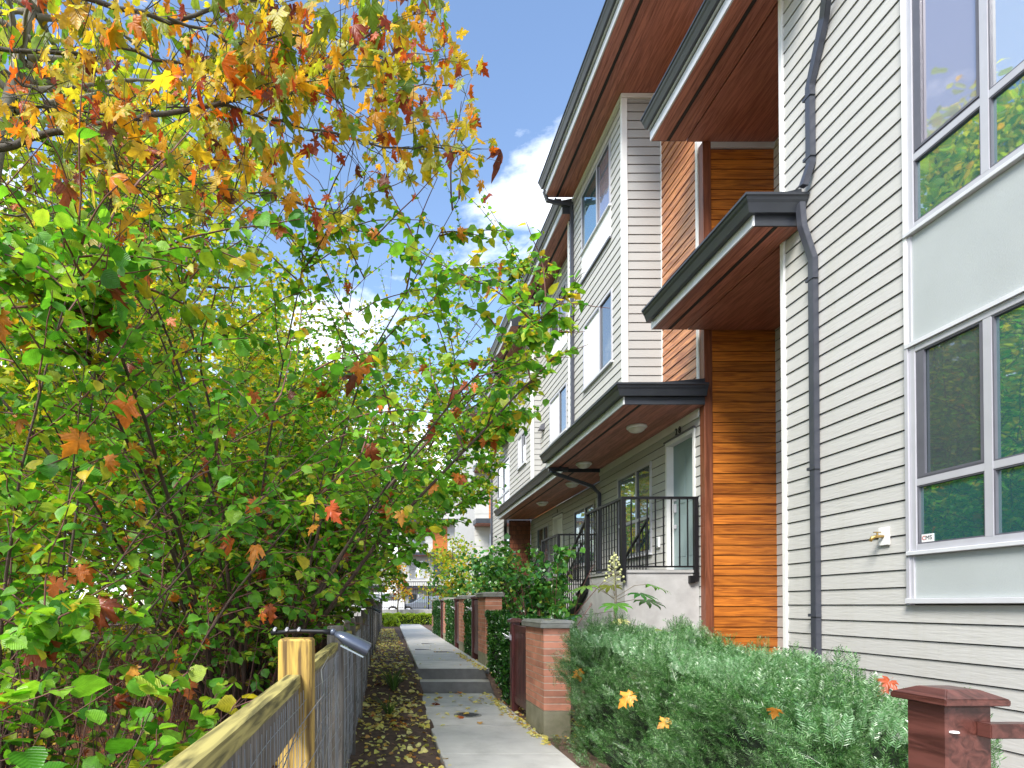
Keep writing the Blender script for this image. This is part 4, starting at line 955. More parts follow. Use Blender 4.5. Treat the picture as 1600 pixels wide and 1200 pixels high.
# ------------------------------------------------------------------ growing plants
def unit(v): return v / max(np.linalg.norm(v), 1e-9)
def curve(p, d, length, n, bend, jit, r):
    """polyline that starts along d and bends by vector bend per unit length"""
    pts = [p.copy()]; d = unit(d); st = length / n
    for i in range(n):
        d = unit(d + bend * st + r.normal(0, jit, 3)); p = p + d * st; pts.append(p.copy())
    return pts
EDGE = [(-60, 720), (60, 742), (150, 765), (200, 775), (260, 800), (330, 850), (400, 885), (470, 915), (540, 880), (600, 850), (650, 832), (700, 812), (760, 765), (800, 745), (850, 700), (900, 655), (930, 625), (960, 575), (990, 500), (1060, 455), (1140, 410), (1300, 300)]
ey, ex = np.array([a for a, b in EDGE]), np.array([b for a, b in EDGE])
def keep_mask(pos, r, soft=18, gapmul=1.0):
    """prune the thicket like a gardener would: nothing over the path low down, nothing against the eyes"""
    x, y = proj(pos); lim = np.interp(y, ey, ex) + r.normal(0, soft, len(pos))
    lim = lim - (soft > 10) * r.exponential(26, len(pos)) * (y < 620)
    if soft > 10: near = (pos[:, 1] < 4.6) & (y < 330) & (r.random(len(pos)) < .82)
    else: near = np.zeros(len(pos), bool)
    return (x < lim) & ~near & ~((pos[:, 2] < 1.35) & (pos[:, 0] > FX + .05) & (pos[:, 1] < 20)) & (np.linalg.norm(pos - np.array([0, 0, EYE]), axis=1) > np.where(pos[:, 2] < 1.3, 1.35, 2.5))
def hazel(name, lab, base, ns, height, spread, bias, leaf, r, m_leaf, nbr=15, ll=15, arch=.22, nmax=300, group=None, cat='shrub', stemr=.02, lofrac=0.12, minpx=11, rleaf=.9):
    h = thing(name, lab, cat, base, group); b0 = np.array(base, float)
    stem = MB(); twig = MB(); LP, LD, LN, LS = [], [], [], []
    for s in range(ns):
        a = r.uniform(0, 2 * math.pi); rad = r.uniform(0, .38) * min(1, spread / 2)
        p = b0 + np.array([math.cos(a) * rad, math.sin(a) * rad, -.05]); tilt = r.uniform(.05, .5) * spread / 2.5
        out = np.array([math.cos(a), math.sin(a), 0]); d = out * tilt + np.array([0, 0, 1.]) + np.array(bias) * .25
        ln = height * r.uniform(.6, 1.1); bend = (out * .5 * arch + np.array(bias) * arch * .7 + np.array([0, 0, -.04]))
        pts = curve(p, d, ln, 16, bend, .045, r); rr = stemr * r.uniform(.55, 1.2)
        pa = np.array(pts); km = keep_mask(pa, r, 4); km &= ~((pa[:, 1] < 4.6) & (proj(pa)[1] < 300)); km[:2] = True; stop = int(np.argmin(km)) if not km.all() else 17
        if stop < 4: continue
        rad_ = [rr * (1 - .88 * (i / 16) ** .9) for i in range(17)]
        stem.tube(pts[:stop], [a_ * (1 - .6 * (j / stop) ** 3) for j, a_ in enumerate(rad_[:stop])], 6, False)
        nb = int(nbr * r.uniform(.7, 1.3))
        for k in range(nb):
            t = lofrac + (1 - lofrac) * (k + r.random()) / nb; fi = t * 16; i = min(15, int(fi))
            if i >= stop - 1 and stop < 17: i = stop - 2; fi = i + r.random()
            q = pts[i] + (pts[i + 1] - pts[i]) * (fi - i); tan = unit(pts[i + 1] - pts[i])
            az_ = r.uniform(0, 2 * math.pi); side = np.array([math.cos(az_), math.sin(az_), r.uniform(-.1, .5)]); dd = unit(tan * r.uniform(.2, .9) + side + out * .3)
            tl = r.uniform(.35, 1.15) * (1.25 - .5 * t) * height / 6
            tp = curve(q, dd, tl, 6, np.array([0, 0, -.35]), .11, r)
            km = keep_mask(np.array(tp), r, 8)
            if km.all(): twig.tube(tp, [rr * .30 * (1 - .8 * j / 6) + .0012 for j in range(7)], 3, False)
            elif km[0]:
                tp = [tp[0] + (x_ - tp[0]) * .35 for x_ in tp]; twig.tube(tp, [rr * .25 * (1 - .8 * j / 6) + .001 for j in range(7)], 3, False)
            nl = int(ll * tl * r.uniform(.7, 1.2)) + 1
            for l in range(nl):
                tt = (l + .5) / nl; fj = tt * 6; j = min(5, int(fj)); x_ = tp[j] + (tp[j + 1] - tp[j]) * (fj - j); tg = unit(tp[j + 1] - tp[j])
                sg = 1 if l % 2 else -1; sd_ = unit(np.cross(tg, np.array([0, 0, 1.])) + 1e-6)
                LP.append(x_ + r.normal(0, .015, 3)); LD.append(sd_ * sg * .8 + tg * .7 + np.array([0, 0, r.uniform(-1.0, .1)]) + r.normal(0, .25, 3))
                LN.append(np.array([0, 0, 1.]) + r.normal(0, .45, 3)); LS.append(leaf * r.uniform(.55, 1.2))
    so = stem.build('stems', M['bark'], h, True); tw = twig.build('twigs', M['redstem'], h, True, kind='stuff')
    LP = np.array(LP); LD = np.array(LD); LN = np.array(LN); LS = np.array(LS)
    k = keep_mask(LP, r) & (r.random(len(LP)) < (np.clip(.30 + (LP[:, 2] - 1.3) / 2.2, .30, 1) if base[1] > 5 and base[1] < 14 else rleaf)); LP, LD, LN, LS = LP[k], LD[k], LN[k], LS[k]; LS = LS * np.clip(1.08 - (LP[:, 2] - 1.2) * .09, .68, 1)
    if m_leaf is M['hazel']:
        yl = r.random(len(LP)) < np.clip((LP[:, 2] - 2.5) / 6, 0, .36)
        foliage('turning_foliage', LP[yl], LD[yl], LN[yl], LS[yl], 'lo', M['hazel_y'], h)
        g_ = ~yl
    else: g_ = np.ones(len(LP), bool)
    split_leaves(nmax, 'foliage', LP[g_], LD[g_], LN[g_], LS[g_], 'hi', 'lo', m_leaf, h, minpx)
    return h, LP
allhz = []
def HZ(*a, **k):
    o, lp = hazel(*a, **k); allhz.append(lp); return o
G = 'hazel bushes behind the fence'
HZ('hazel_bush', 'main many-stemmed green hazel clump behind the nearest fence post', (-1.45, 6.6, 0), 64, 8.0, 2.6, (.30, -.12, 0), .094, rng, M['hazel'], nbr=27, ll=30, group=G, stemr=.026)
HZ('hazel_bush', 'green hazel bush at the left edge with large leaves near the camera', (-2.35, 3.9, 0), 22, 4.6, 2.4, (.10, -.10, 0), .078, rng, M['hazel'], nbr=20, ll=26, group=G, nmax=300)
HZ('hazel_bush', 'low leafy hazel at the lower left corner before the fence', (-1.55, 2.35, -.05), 20, 1.65, 2.6, (.0, .05, 0), .10, rng, M['hazel'], nbr=14, ll=24, group=G, arch=.5, stemr=.009)
HZ('hazel_bush', 'tall hazel leaning over the path behind the main clump', (-1.3, 9.8, .15), 52, 9.2, 2.6, (.62, -.05, 0), .100, rng, M['hazel'], nbr=28, ll=27, group=G, stemr=.024)
HZ('hazel_bush', 'hazel whose branch tips reach toward the eaves of number 28', (-1.1, 12.5, .25), 40, 9.0, 2.6, (.70, 0, 0), .100, rng, M['hazel'], nbr=24, ll=20, group=G, nmax=120)
HZ('hazel_bush', 'yellowing hazel further along the fence', (-1.1, 16.5, .25), 30, 7.0, 2.6, (.42, 0, 0), .10, rng, M['hazel_y'], nbr=17, ll=13, group=G, nmax=0)
HZ('hazel_bush', 'farthest yellow green hazel by the end of the fence', (-1.0, 22.5, .3), 26, 6.6, 2.8, (.30, 0, 0), .12, rng, M['hazel_y'], nbr=17, ll=11, group=G, nmax=0)
HZ('hazel_bush', 'yellow green hazel deep in the thicket at the left', (-4.6, 7.8, 0), 40, 6.4, 3.2, (0, 0, 0), .09, rng, M['hazel_y'], nbr=20, ll=22, group=G, nmax=0)
HZ('hazel_bush', 'hazel in the middle of the thicket behind the main clump', (-3.6, 12.5, .1), 36, 8.0, 3.0, (.1, 0, 0), .10, rng, M['hazel_y'], nbr=20, ll=20, group=G, nmax=0)
# background trees with yellow crowns
def bgtree(lab, base, height, rad, nleaf, leaf, r, m_leaf, bark, z0f=.25, name='autumn_tree', cat='tree', trunkr=.14, group='yellow trees behind the thicket', keep=True, lean=(0, 0)):
    t = thing(name, lab, cat, base, group); b0 = np.array(base, float)
    tr = MB(); top = b0 + np.array([lean[0], lean[1], height * .93]); pts = [b0 + (top - b0) * k / 8 + np.array([r.normal(0, .06), r.normal(0, .06), 0]) * height * .1 for k in range(9)]; pts[0] = b0 - np.array([0, 0, .2])
    tr.tube(pts, [trunkr * (1 - .85 * k / 8) for k in range(9)], 8, False); tr.build('trunk', bark, t, True)
    lb = MB(); ends = []
    for k in range(34):
        f = r.uniform(z0f, .98); q = b0 + (top - b0) * f; a = r.uniform(0, 2 * math.pi); ln = rad * (1 - .6 * max(0, f - .45)) * r.uniform(.6, 1.05)
        c = curve(q, np.array([math.cos(a), math.sin(a), r.uniform(.0, .6)]), ln, 6, np.array([0, 0, .05]), .1, r)
        lb.tube(c, [trunkr * .32 * (1 - .85 * j / 6) for j in range(7)], 4, False)
        for j in range(2, 7):
            for _ in range(3): ends.append((c[j] + r.normal(0, .12 * rad * .5, 3), c[j]))
    lb.build('limbs', bark, t, True)
    ends_p = np.array([e[0] for e in ends]); idx = r.integers(0, len(ends_p), nleaf)
    P_ = ends_p[idx] + r.normal(0, .17 * rad ** .6, (nleaf, 3)) * np.array([1, 1, .7])
    D_ = r.normal(0, 1, (nleaf, 3)) + np.array([0, 0, -.6]); N_ = r.normal(0, .7, (nleaf, 3)) + np.array([0, 0, 1.])
    k = P_[:, 2] > b0[2] + .4
    if keep: k &= keep_mask(P_, r)
    foliage('foliage', P_[k], D_[k], N_[k], leaf * r.uniform(.6, 1.2, k.sum()), 'lo' if leaf < .3 else 'maple_flat', m_leaf, t)
    return t
B = M['maplebark']
bgtree('yellow tree filling the left background', (-7.5, 9.5, 0), 12, 3.6, 13000, .15, rng, M['yellow'], B, z0f=.1)
bgtree('yellow tree nearest the left edge of the photo', (-5.6, 5.2, 0), 9.0, 2.6, 6500, .13, rng, M['yellow'], B, z0f=.4)
bgtree('broad yellow green tree behind the middle of the thicket', (-5.4, 15.5, 0), 14.5, 4.2, 15000, .18, rng, M['yellow'], B)
bgtree('tall yellow tree far behind the fence', (-4.0, 22, .1), 11.5, 3.8, 9000, .19, rng, M['yellow'], B)
bgtree('far yellow tree at the left background', (-13, 17, 0), 12, 4.8, 12000, .22, rng, M['yellow'], B, z0f=.08)
bgtree('far green tree beyond the end of the fence', (-3.4, 30, .2), 9.5, 3.4, 7500, .2, rng, M['hazel_y'], B)
bgtree('yellow green tree far left behind the thicket', (-20, 27, 0), 12, 5.5, 9000, .28, rng, M['yellow'], B, z0f=.06)
bgtree('low yellow green thicket tree filling the lower left background', (-9.0, 14.5, 0), 6.5, 4.0, 15000, .15, rng, M['yellow'], B, z0f=.03)
bgtree('wide yellow green tree low behind the middle stems', (-3.2, 18.0, 0), 7.0, 3.6, 13000, .15, rng, M['yellow'], B, z0f=.05)
bgtree('pale barked tree rising at the upper left corner', (-3.3, 3.7, 0), 8.5, 1.5, 900, .12, rng, M['yellow'], M['palebark'], z0f=.62, trunkr=.10, lean=(.8, 1.2))
bgtree('slender young tree with orange leaves before the iron fence', (1.05, 37.9, .3), 4.4, 1.1, 900, .15, rng, M['maple'], B, z0f=.4, trunkr=.06, name='young_tree', group=None, keep=False)
bgtree('small yellow green tree behind the far pillars', (3.4, 29, .3), 4.6, 1.6, 2600, .14, rng, M['hazel_y'], B, z0f=.2, trunkr=.06, name='young_tree', group=None, keep=False)

# ------------------------------------------------------------------ overhanging maple at the top left
mp_ = thing('maple_tree', 'maple with yellow, orange and red leaves hanging across the top left', 'tree', (-3.6, 1.6, 0))
mb = MB(); mb.tube([(-3.6, 1.6, -.2), (-3.5, 1.7, 1.5), (-3.3, 2.0, 3.0), (-3.0, 2.4, 4.4), (-2.7, 2.7, 6.5)], [.16, .14, .12, .10, .05], 10, False); mb.build('trunk', M['maplebark'], mp_, True)
br = [([(-120, 262), (0, 222), (60, 205), (150, 190), (230, 172), (330, 155), (430, 132), (500, 100), (560, 60), (640, 10)], 3.0, 3.5, .020, .006),
      ([(-100, 60), (50, 72), (180, 68), (290, 92), (380, 60), (450, 20)], 3.3, 3.7, .013, .005),
      ([(160, 192), (230, 232), (300, 280), (350, 288), (420, 300), (520, 330)], 3.1, 3.6, .008, .003),
      ([(330, 155), (420, 178), (500, 198), (600, 222), (690, 226), (735, 232)], 3.3, 4.1, .009, .003),
      ([(0, 160), (70, 160), (160, 168), (300, 160), (480, 122), (620, 128), (700, 125)], 3.4, 4.2, .008, .003),
      ([(165, 190), (180, 260), (165, 330), (158, 420), (170, 500), (190, 560)], 3.05, 3.5, .007, .003),
      ([(-60, -60), (100, -20), (260, 20), (420, -20), (600, -60)], 2.9, 3.6, .016, .006),
      ([(260, 20), (380, 60), (500, 40), (620, 90), (720, 80)], 3.2, 4.2, .008, .003),
      ([(0, 330), (80, 335), (180, 340), (260, 352), (330, 345)], 3.8, 4.2, .006, .003),
      ([(0, 100), (60, 140), (110, 200), (200, 280), (260, 330)], 2.8, 3.3, .006, .003)]
MP, MD, MN, MS = [], [], [], []
for pts, d0, d1, r0, r1 in br:
    w3 = [P(x, y, d0 + (d1 - d0) * i / (len(pts) - 1)) for i, (x, y) in enumerate(pts)]
    # smooth
    q = []
    for a, b in zip(w3, w3[1:]):
        for k in range(4): q.append(a.lerp(b, k / 4) + Vector((random.gauss(0, .006), random.gauss(0, .01), random.gauss(0, .006))))
    q.append(w3[-1]); n = len(q)
    MB().tube(q, [r0 + (r1 - r0) * i / (n - 1) for i in range(n)], 7, False).build('branch', M['maplebark'], mp_, True)
    tw = MB()
    for i in range(1, n):
        for _ in range(3 if r0 > .006 else 2):
            dd = rng.normal(0, 1, 3) * np.array([1, 1.0, .9]) + np.array([.3, 0, .05]); ln = rng.uniform(.15, .62)
            c = curve(np.array(q[i]), dd, ln, 5, np.array([0, 0, -.5]), .12, rng)
            if not keep_mask(np.array(c), rng, 5).all(): continue
            tw.tube(c, [.0035, .003, .0025, .002, .0016, .0012], 3, False)
            for k in range(2, 6):
                for _2 in range(2):
                    if rng.random() < .62:
                        MP.append(c[k] + rng.normal(0, .05, 3)); MD.append(rng.normal(0, .6, 3) + np.array([0, 0, -.9])); MN.append(rng.normal(0, .8, 3) + np.array([0, -.5, .5])); MS.append(rng.uniform(.045, .095) if rng.random() < .85 else rng.uniform(.10, .15))
    tw.build('twigs', M['maplebark'], mp_, True, kind='stuff')
MP, MD, MN, MS = map(np.array, (MP, MD, MN, MS))
x_, y_ = proj(MP)
dens = np.clip(1.1 - (y_ - 90) / 260, .06, 1) * np.clip(.6 + (x_ - 180) / 420, .6, 1.6)         # fewer leaves on the lowest hanging twigs
k = keep_mask(MP, rng, 8) & (rng.random(len(MP)) < dens) & (y_ > -140); MP, MD, MN, MS = MP[k], MD[k], MN[k], MS[k]
px = MS * F / np.maximum(MP[:, 1], .3); order = np.argsort(-px); big = order[:300]; rest = order[300:]
for j, i in enumerate(big): leaf_obj('leaf', MP[i], MD[i], MN[i], MS[i], ('maple', 'maple2', 'maple', 'maple3')[j % 4], M['maple'], mp_)
for j, tk in enumerate(('maple', 'maple2')): s = rest[j::2]; foliage('foliage', MP[s], MD[s], MN[s], MS[s], tk, M['maple'], mp_)

# ------------------------------------------------------------------ shrubs by the porch, fatsia, tufts
def broad(lab, base, rad, hgt, n, leaf, m_leaf, r, name='garden_shrub', stems=14):
    t = thing(name, lab, 'shrub', base); b0 = np.array(base, float); st = MB(); P_, D_, N_ = [], [], []
    for s in range(stems):
        a = 2 * math.pi * s / stems + r.uniform(-.2, .2); d = np.array([math.cos(a) * r.uniform(.2, 1.1) * rad / hgt * 1.2, math.sin(a) * r.uniform(.2, 1.1) * rad / hgt * 1.2, 1.]); c = curve(b0, d, hgt * r.uniform(.75, 1.1), 8, np.array([0, 0, -.02]), .1, r)
        st.tube(c, [.014 * (1 - .8 * j / 8) for j in range(9)], 5, False)
        for k in range(13):
            i = r.integers(2, 9); q = c[i]; dd = r.normal(0, 1, 3) + np.array([math.cos(a), math.sin(a), .4]); e = curve(q, dd, r.uniform(.2, .55) * rad, 5, np.array([0, 0, -.3]), .12, r); st.tube(e, [.005, .004, .003, .003, .002, .0015], 3, False)
            for _ in range(n // (stems * 13)):
                j = r.integers(0, 6); P_.append(e[j] + r.normal(0, .05, 3)); D_.append(r.normal(0, .6, 3) + (e[5] - e[0]) * 1.5 + np.array([0, 0, -.3])); N_.append(r.normal(0, .4, 3) + np.array([0, 0, 1.]))
    st.build('stems', M['redstem'], t, True); P_ = np.array(P_); k_ = ((P_[:, 0] > 2.4) | (P_[:, 2] > b0[2] + 1.75)) & (P_[:, 0] < (3.12 if base[1] < 10 else 3.6)) | (P_[:, 1] > 17); P_, D_, N_ = P_[k_], np.array(D_)[k_], np.array(N_)[k_]
    foliage('foliage', P_, np.array(D_), np.array(N_), leaf * r.uniform(.6, 1.25, len(P_)), 'lo', m_leaf, t)
broad('large glossy green shrub behind the first brick pillar and gate', (2.72, 9.9, .1), .72, 2.2, 3000, .10, M['shrub'], rng)
broad('leafy green shrub behind the second brick pillar', (3.2, 12.6, .3), 1.0, 2.2, 3600, .115, M['shrub'], rng)
broad('green shrub behind the third brick pillar', (3.4, 15.8, .3), 1.2, 2.5, 2600, .13, M['shrub'], rng)
broad('bushy shrub with red tinged leaves farther along behind the pillars', (3.6, 20.2, .3), 1.3, 3.0, 2400, .14, M['shrub'], rng)
fa = thing('fatsia_plant', 'palmate green plant with a pale flower head before the concrete porch', 'plant', (3.05, 7.9, 0))
st = MB(); st.tube([(3.05, 7.9, -.05), (3.03, 7.88, .6), (3.06, 7.85, 1.25), (3.04, 7.85, 1.62)], [.02, .018, .014, .008], 6, False)
def palm_template():
    """fatsia leaf: seven fingers"""
    v = [(0, .12, 0)]; f = []
    for k in range(7):
        a = R(-100 + k * 33.3); l = .62 + .3 * math.cos(a * .8); dx, dy = math.sin(a), math.cos(a); px_, py_ = math.cos(a), -math.sin(a); b = len(v)
        for (t, wd) in ((.25, .075), (.6, .12), (.85, .07)):
            v += [(dx * t * l - px_ * wd, .12 + dy * t * l - py_ * wd, -.1 * t * t + .02), (dx * t * l + px_ * wd, .12 + dy * t * l + py_ * wd, -.1 * t * t + .02)]
        v.append((dx * l, .12 + dy * l, -.16)); f += [(0, b, b + 1), (b, b + 2, b + 3), (b, b + 3, b + 1), (b + 2, b + 4, b + 5), (b + 2, b + 5, b + 3), (b + 4, b + 6, b + 5)]
    return np.array(v, float), np.array(f, int)
LT['palm'] = palm_template()
for k, (a, up, l, s, z) in enumerate(((200, .35, .42, .24, 1.30), (160, .30, .40, .25, 1.32), (-20, .35, .40, .26, 1.32), (20, .1, .5, .26, 1.25), (-60, .2, .35, .24, 1.28), (-110, .1, .42, .24, 1.2), (180, -.1, .5, .24, 1.15), (80, .3, .3, .22, 1.35), (-30, -.25, .5, .26, 1.05), (-5, -.3, .62, .24, 1.02), (230, -.2, .4, .22, 1.05), (-80, -.4, .35, .22, .98))):
    d = Vector((math.cos(R(a)), math.sin(R(a)), 0)); p0 = Vector((3.05, 7.87, z - .08)); p1 = p0 + d * l * .6 + Vector((0, 0, up * .45)); p2 = p0 + d * l + Vector((0, 0, up * .5))
    st.tube([p0, p1, p2], [.006, .005, .004], 5, False)
    leaf_obj('leaf', p2, d + Vector((0, 0, -.35)), Vector((0, 0, 1)) + d * .4, s * 1.15, 'palm', M['shrub'], fa)
for (a, b, c_) in ((-.06, -.05, 1.0), (.02, .03, .98)): leaf_obj('yellow_leaf', (2.88 + a, 7.3 + b, .96), (.4, -.6, -.25), (.1, -.7, .6), .13, 'palm', M['fallyellow'], fa)
st.build('stem', M['palebark'], fa, True)
fl = MB()
for k in range(30):
    t = k / 30; a = k * 2.4; rr_ = .13 * (1 - t * .8); z = 1.45 + t * .36; c_ = (3.04 + math.cos(a) * rr_, 7.85 + math.sin(a) * rr_, z)
    fl.tube([(3.04, 7.85, z - .05), c_], .0025, 4, False)
    fl.lathe([(0, -.018), (.012, -.013), (.018, 0), (.012, .013), (0, .018)], c_, 7)
fl.tube([(3.04, 7.85, 1.4), (3.04, 7.85, 1.84)], .006, 5, False)
fl.build('flower_head', M['flower'], fa, True)
fa.location.z += .36
LT['blade'] = (np.array([(-.02, 0, 0), (.02, 0, 0), (-.015, .5, .05), (.015, .5, .05), (0, 1, -.08)], float), np.array([(0, 1, 3), (0, 3, 2), (2, 3, 4)]))
for i, (x, y, n, s, lab) in enumerate(((.10, 8.2, 44, .36, 'nearer grassy tuft in the soil bed beside the lower path'), (.20, 9.9, 60, .50, 'spiky green tuft in the soil bed left of the steps'), (.35, 10.2, 12, .16, 'tiny green tuft beside the steps'))):
    z = soilz(x, y); t = thing('grass_tuft', lab, 'plant', (x, y, z)); a = rng.uniform(0, 2 * math.pi, n)
    d = np.c_[np.cos(a) * rng.uniform(.2, 1, n), np.sin(a) * rng.uniform(.2, 1, n), np.full(n, 1.)]
    foliage('blades', np.c_[x + np.cos(a) * .02, y + np.sin(a) * .02, np.full(n, z)], d, np.c_[-np.cos(a), -np.sin(a), np.full(n, .6)], s * rng.uniform(.6, 1.1, n), 'blade', M['grass'], t)

# ------------------------------------------------------------------ leaves on the ground and caught in the bushes
def fall(n, xf, yf, zf, mt, tm, smin, smax, lab, grp, flat=.25):
    for i in range(n):
        x, y = xf(), yf(); s = rng.uniform(smin, smax)
        o = leaf_obj('fallen_leaf', (x, y, zf(x, y) + .006 + s * .12), (rng.normal(), rng.normal(), rng.normal(0, .12)), (rng.normal(0, flat), rng.normal(0, flat), 1), s, tm[i % len(tm)], mt, None)
        tag(o, lab, 'leaf', grp)
U = rng.uniform
fall(120, lambda: U(-.25, .6), lambda: U(7.2, 12), soilz, M['fallyellow'], ('maple_flat', 'hi', 'maple_flat'), .07, .13, 'small yellow leaf lying on the brown soil between fence and path', 'yellow leaves on the soil bed', .35)
fall(14, lambda: U(-.2, .55), lambda: U(7.3, 10.5), soilz, M['deadmaple'], ('maple2', 'maple'), .10, .15, 'orange maple leaf lying on the brown soil beside the path', 'orange leaves on the soil bed', .35)
fall(46, lambda: U(.66, 1.85), lambda: U(7.3, 10.3), lambda x, y: .0, M['fallyellow'], ('hi', 'lo', 'maple_flat'), .06, .10, 'small yellow leaf fallen on the lower concrete path', 'yellow leaves on the lower path', .1)
fall(30, lambda: U(.75, 1.85), lambda: U(10.8, 18), lambda x, y: UP, M['fallyellow'], ('lo',), .03, .06, 'small yellow leaf on the raised concrete path', 'yellow leaves on the raised path', .1)
for (x, y, s, lab) in ((.80, 9.05, .15, 'bright orange maple leaf on the left of the lower path'), (1.02, 8.0, .12, 'orange leaf beside the round drain cover'), (1.33, 10.2, .11, 'orange leaf lying at the foot of the lower step')):
    tag(leaf_obj('fallen_leaf', (x, y, .03), (rng.normal(), rng.normal(), .1), (.15, -.2, 1), s, 'maple2', M['deadmaple'], None), lab, 'leaf')
# leaves caught on the yew hedge
for i, (px_, py_, d, s, lab) in enumerate(((970, 1004, 5.85, .20, 'large orange maple leaf resting on top of the yew hedge behind the brick pillar'), (904, 1048, 5.95, .14, 'small orange leaf on the left side of the yew hedge'), (988, 1083, 4.6, .14, 'orange leaf stuck low in the front of the yew hedge'), (1392, 1060, 3.05, .10, 'pale orange leaf on the thin right end of the yew hedge'), (1212, 1105, 2.95, .07, 'small tan leaf deep in the middle of the yew hedge'), (1045, 1125, 4.0, .09, 'tan leaf at the bottom of the yew hedge'))):
    p = P(px_, py_, d); tag(leaf_obj('fallen_leaf', p, (U(-1, 1), U(-.6, .3), U(-.5, .1)), (U(-.5, .3), -.7, 1), s, 'maple2' if i < 5 else 'maple', M['deadmaple'], None), lab, 'leaf')
tag(leaf_obj('fallen_leaf', (1.93, 7.0, 1.335), (.3, -1, 0), (.1, -.2, 1), .12, 'maple_flat', M['fallyellow'], None), 'yellow leaf lying on the cap of the nearest brick pillar', 'leaf')
# orange maple leaves caught among the hazel
hz = np.concatenate(allhz[:4]); hx, hy = proj(hz); v = (hx > 0) & (hx < 800) & (hy > 150) & (hy < 1130)
hz = hz[v]; sel = rng.choice(len(hz), 780, replace=False)
# prefer the ones facing the camera: nearest of small random groups
for g0 in range(0, 780, 3):
    c2 = hz[sel[g0:g0 + 3]]; p = c2[np.argmin(np.linalg.norm(c2 - np.array([0, 0, EYE]), axis=1))]
    s = U(.085, .155); o = leaf_obj('caught_leaf', p + np.array([0, -.05, -.02]), (rng.normal(0, .5), rng.normal(0, .5), -1), (rng.normal(0, .6), -1, rng.normal(0, .6) + .3), s, ('maple2', 'maple3', 'maple2', 'maple')[g0 // 3 % 4], M['deadmaple'], None)
    qx, qy = proj(p); look = ('curled orange brown', 'crumpled dark', 'drooping orange', 'spread')[g0 // 3 % 4]
    tag(o, look + ' maple leaf caught in the ' + ('upper' if qy[0] < 430 else 'middle' if qy[0] < 760 else 'lower') + ' hazel ' + ('at the left edge' if qx[0] < 220 else 'left of the stems' if qx[0] < 420 else 'above the fence' if qx[0] < 600 else 'near the path'), 'leaf', 'maple leaves caught in the hazel')
# leaf litter under the thicket and thin scatter of tiny leaves
n = 9000; x = U(-9, -.45, n); y = U(.5, 22, n); z = np.array([litz(a, b) for a, b in zip(x, y)]) + .02
lo = foliage('leaf_litter', np.c_[x, y, z], rng.normal(0, 1, (n, 3)) * np.array([1, 1, .35]), rng.normal(0, .5, (n, 3)) + np.array([0, 0, 1.]), U(.06, .15, n), 'maple2', M['brownlit'], None)
tag(lo, 'brown and orange leaf litter covering the ground under the thicket', 'leaf litter')
n = 2600; x = U(-.38, .62, n); y = U(2, 30, n) ; z = np.array([soilz(a, b) for a, b in zip(x, y)]) + .012
lo = foliage('leaf_scatter', np.c_[x, y, z], rng.normal(0, 1, (n, 3)) * np.array([1, 1, .2]), rng.normal(0, .35, (n, 3)) + np.array([0, 0, 1.]), U(.035, .085, n), 'lo', M['fallyellow'], None)
tag(lo, 'scatter of small yellow leaves on the soil bed', 'fallen leaves')
n = 1300; x = np.r_[U(1.9, 2.7, 900), U(1.72, 1.84, 400)]; y = U(6.5, 14, n); z = np.array([soilz(a, b) if a > 1.86 else (0 if b < 10.3 else UP) for a, b in zip(x, y)]) + .01
lo = foliage('leaf_scatter', np.c_[x, y, z], rng.normal(0, 1, (n, 3)) * np.array([1, 1, .2]), rng.normal(0, .3, (n, 3)) + np.array([0, 0, 1.]), U(.025, .07, n), 'lo', M['fallyellow'], None)
tag(lo, 'scatter of yellow leaves on the bed under the gates and hedges', 'fallen leaves')
# undergrowth: thin bare shoots behind the fence
ug = thing('undergrowth', 'tangle of thin reddish bare shoots on the thicket floor', 'undergrowth', (-2, 6, 0)); b = MB()
for i in range(1500):
    x0_, y0_ = U(-6, -1.2), U(2.0, 16); c = curve(np.array([x0_, y0_, -.05]), np.array([min(rng.normal(-.05, .25), .3), rng.normal(0, .3), 1]), U(.6, 1.9), 6, np.array([0, 0, -.05]), .08, rng); b.tube(c, [.006, .005, .0045, .004, .003, .002, .0015], 3, False)
tag(b.build('shoots', M['redstem'], ug, True), kind='stuff')

# ------------------------------------------------------------------ end of the path: wall, iron fence, cars, far buildings
lw_ = thing('low_wall', 'low grey concrete retaining wall behind the far hedge', 'wall', (0, 38.3, 0))
for i in range(6): box('wall_panel', (-6 + i * 4 + .01, 38.15, 0), (-2 + i * 4 - .01, 38.45, 1.25), M['concrete'], lw_, bev=.02)
f2 = thing('iron_fence', 'black iron fence standing on the low wall before the parked cars', 'fence', (0, 38.3, 1.25))
box('top_rail', (-6, 38.28, 2.98), (18, 38.32, 3.03), M['black'], f2); box('bottom_rail', (-6, 38.28, 1.32), (18, 38.32, 1.36), M['black'], f2); box('middle_rail', (-6, 38.285, 2.70), (18, 38.315, 2.73), M['black'], f2)
for i in range(17): box('post', (-6 + i * 1.5 - .035, 38.25, 1.25), (-6 + i * 1.5 + .035, 38.35, 3.06), M['black'], f2)
for i in range(-30, 125):
    x = i * .14 + .07
    if -6 < x < 12: box('baluster', (x - .01, 38.29, 1.361), (x + .01, 38.31, 2.979), M['black'], f2)
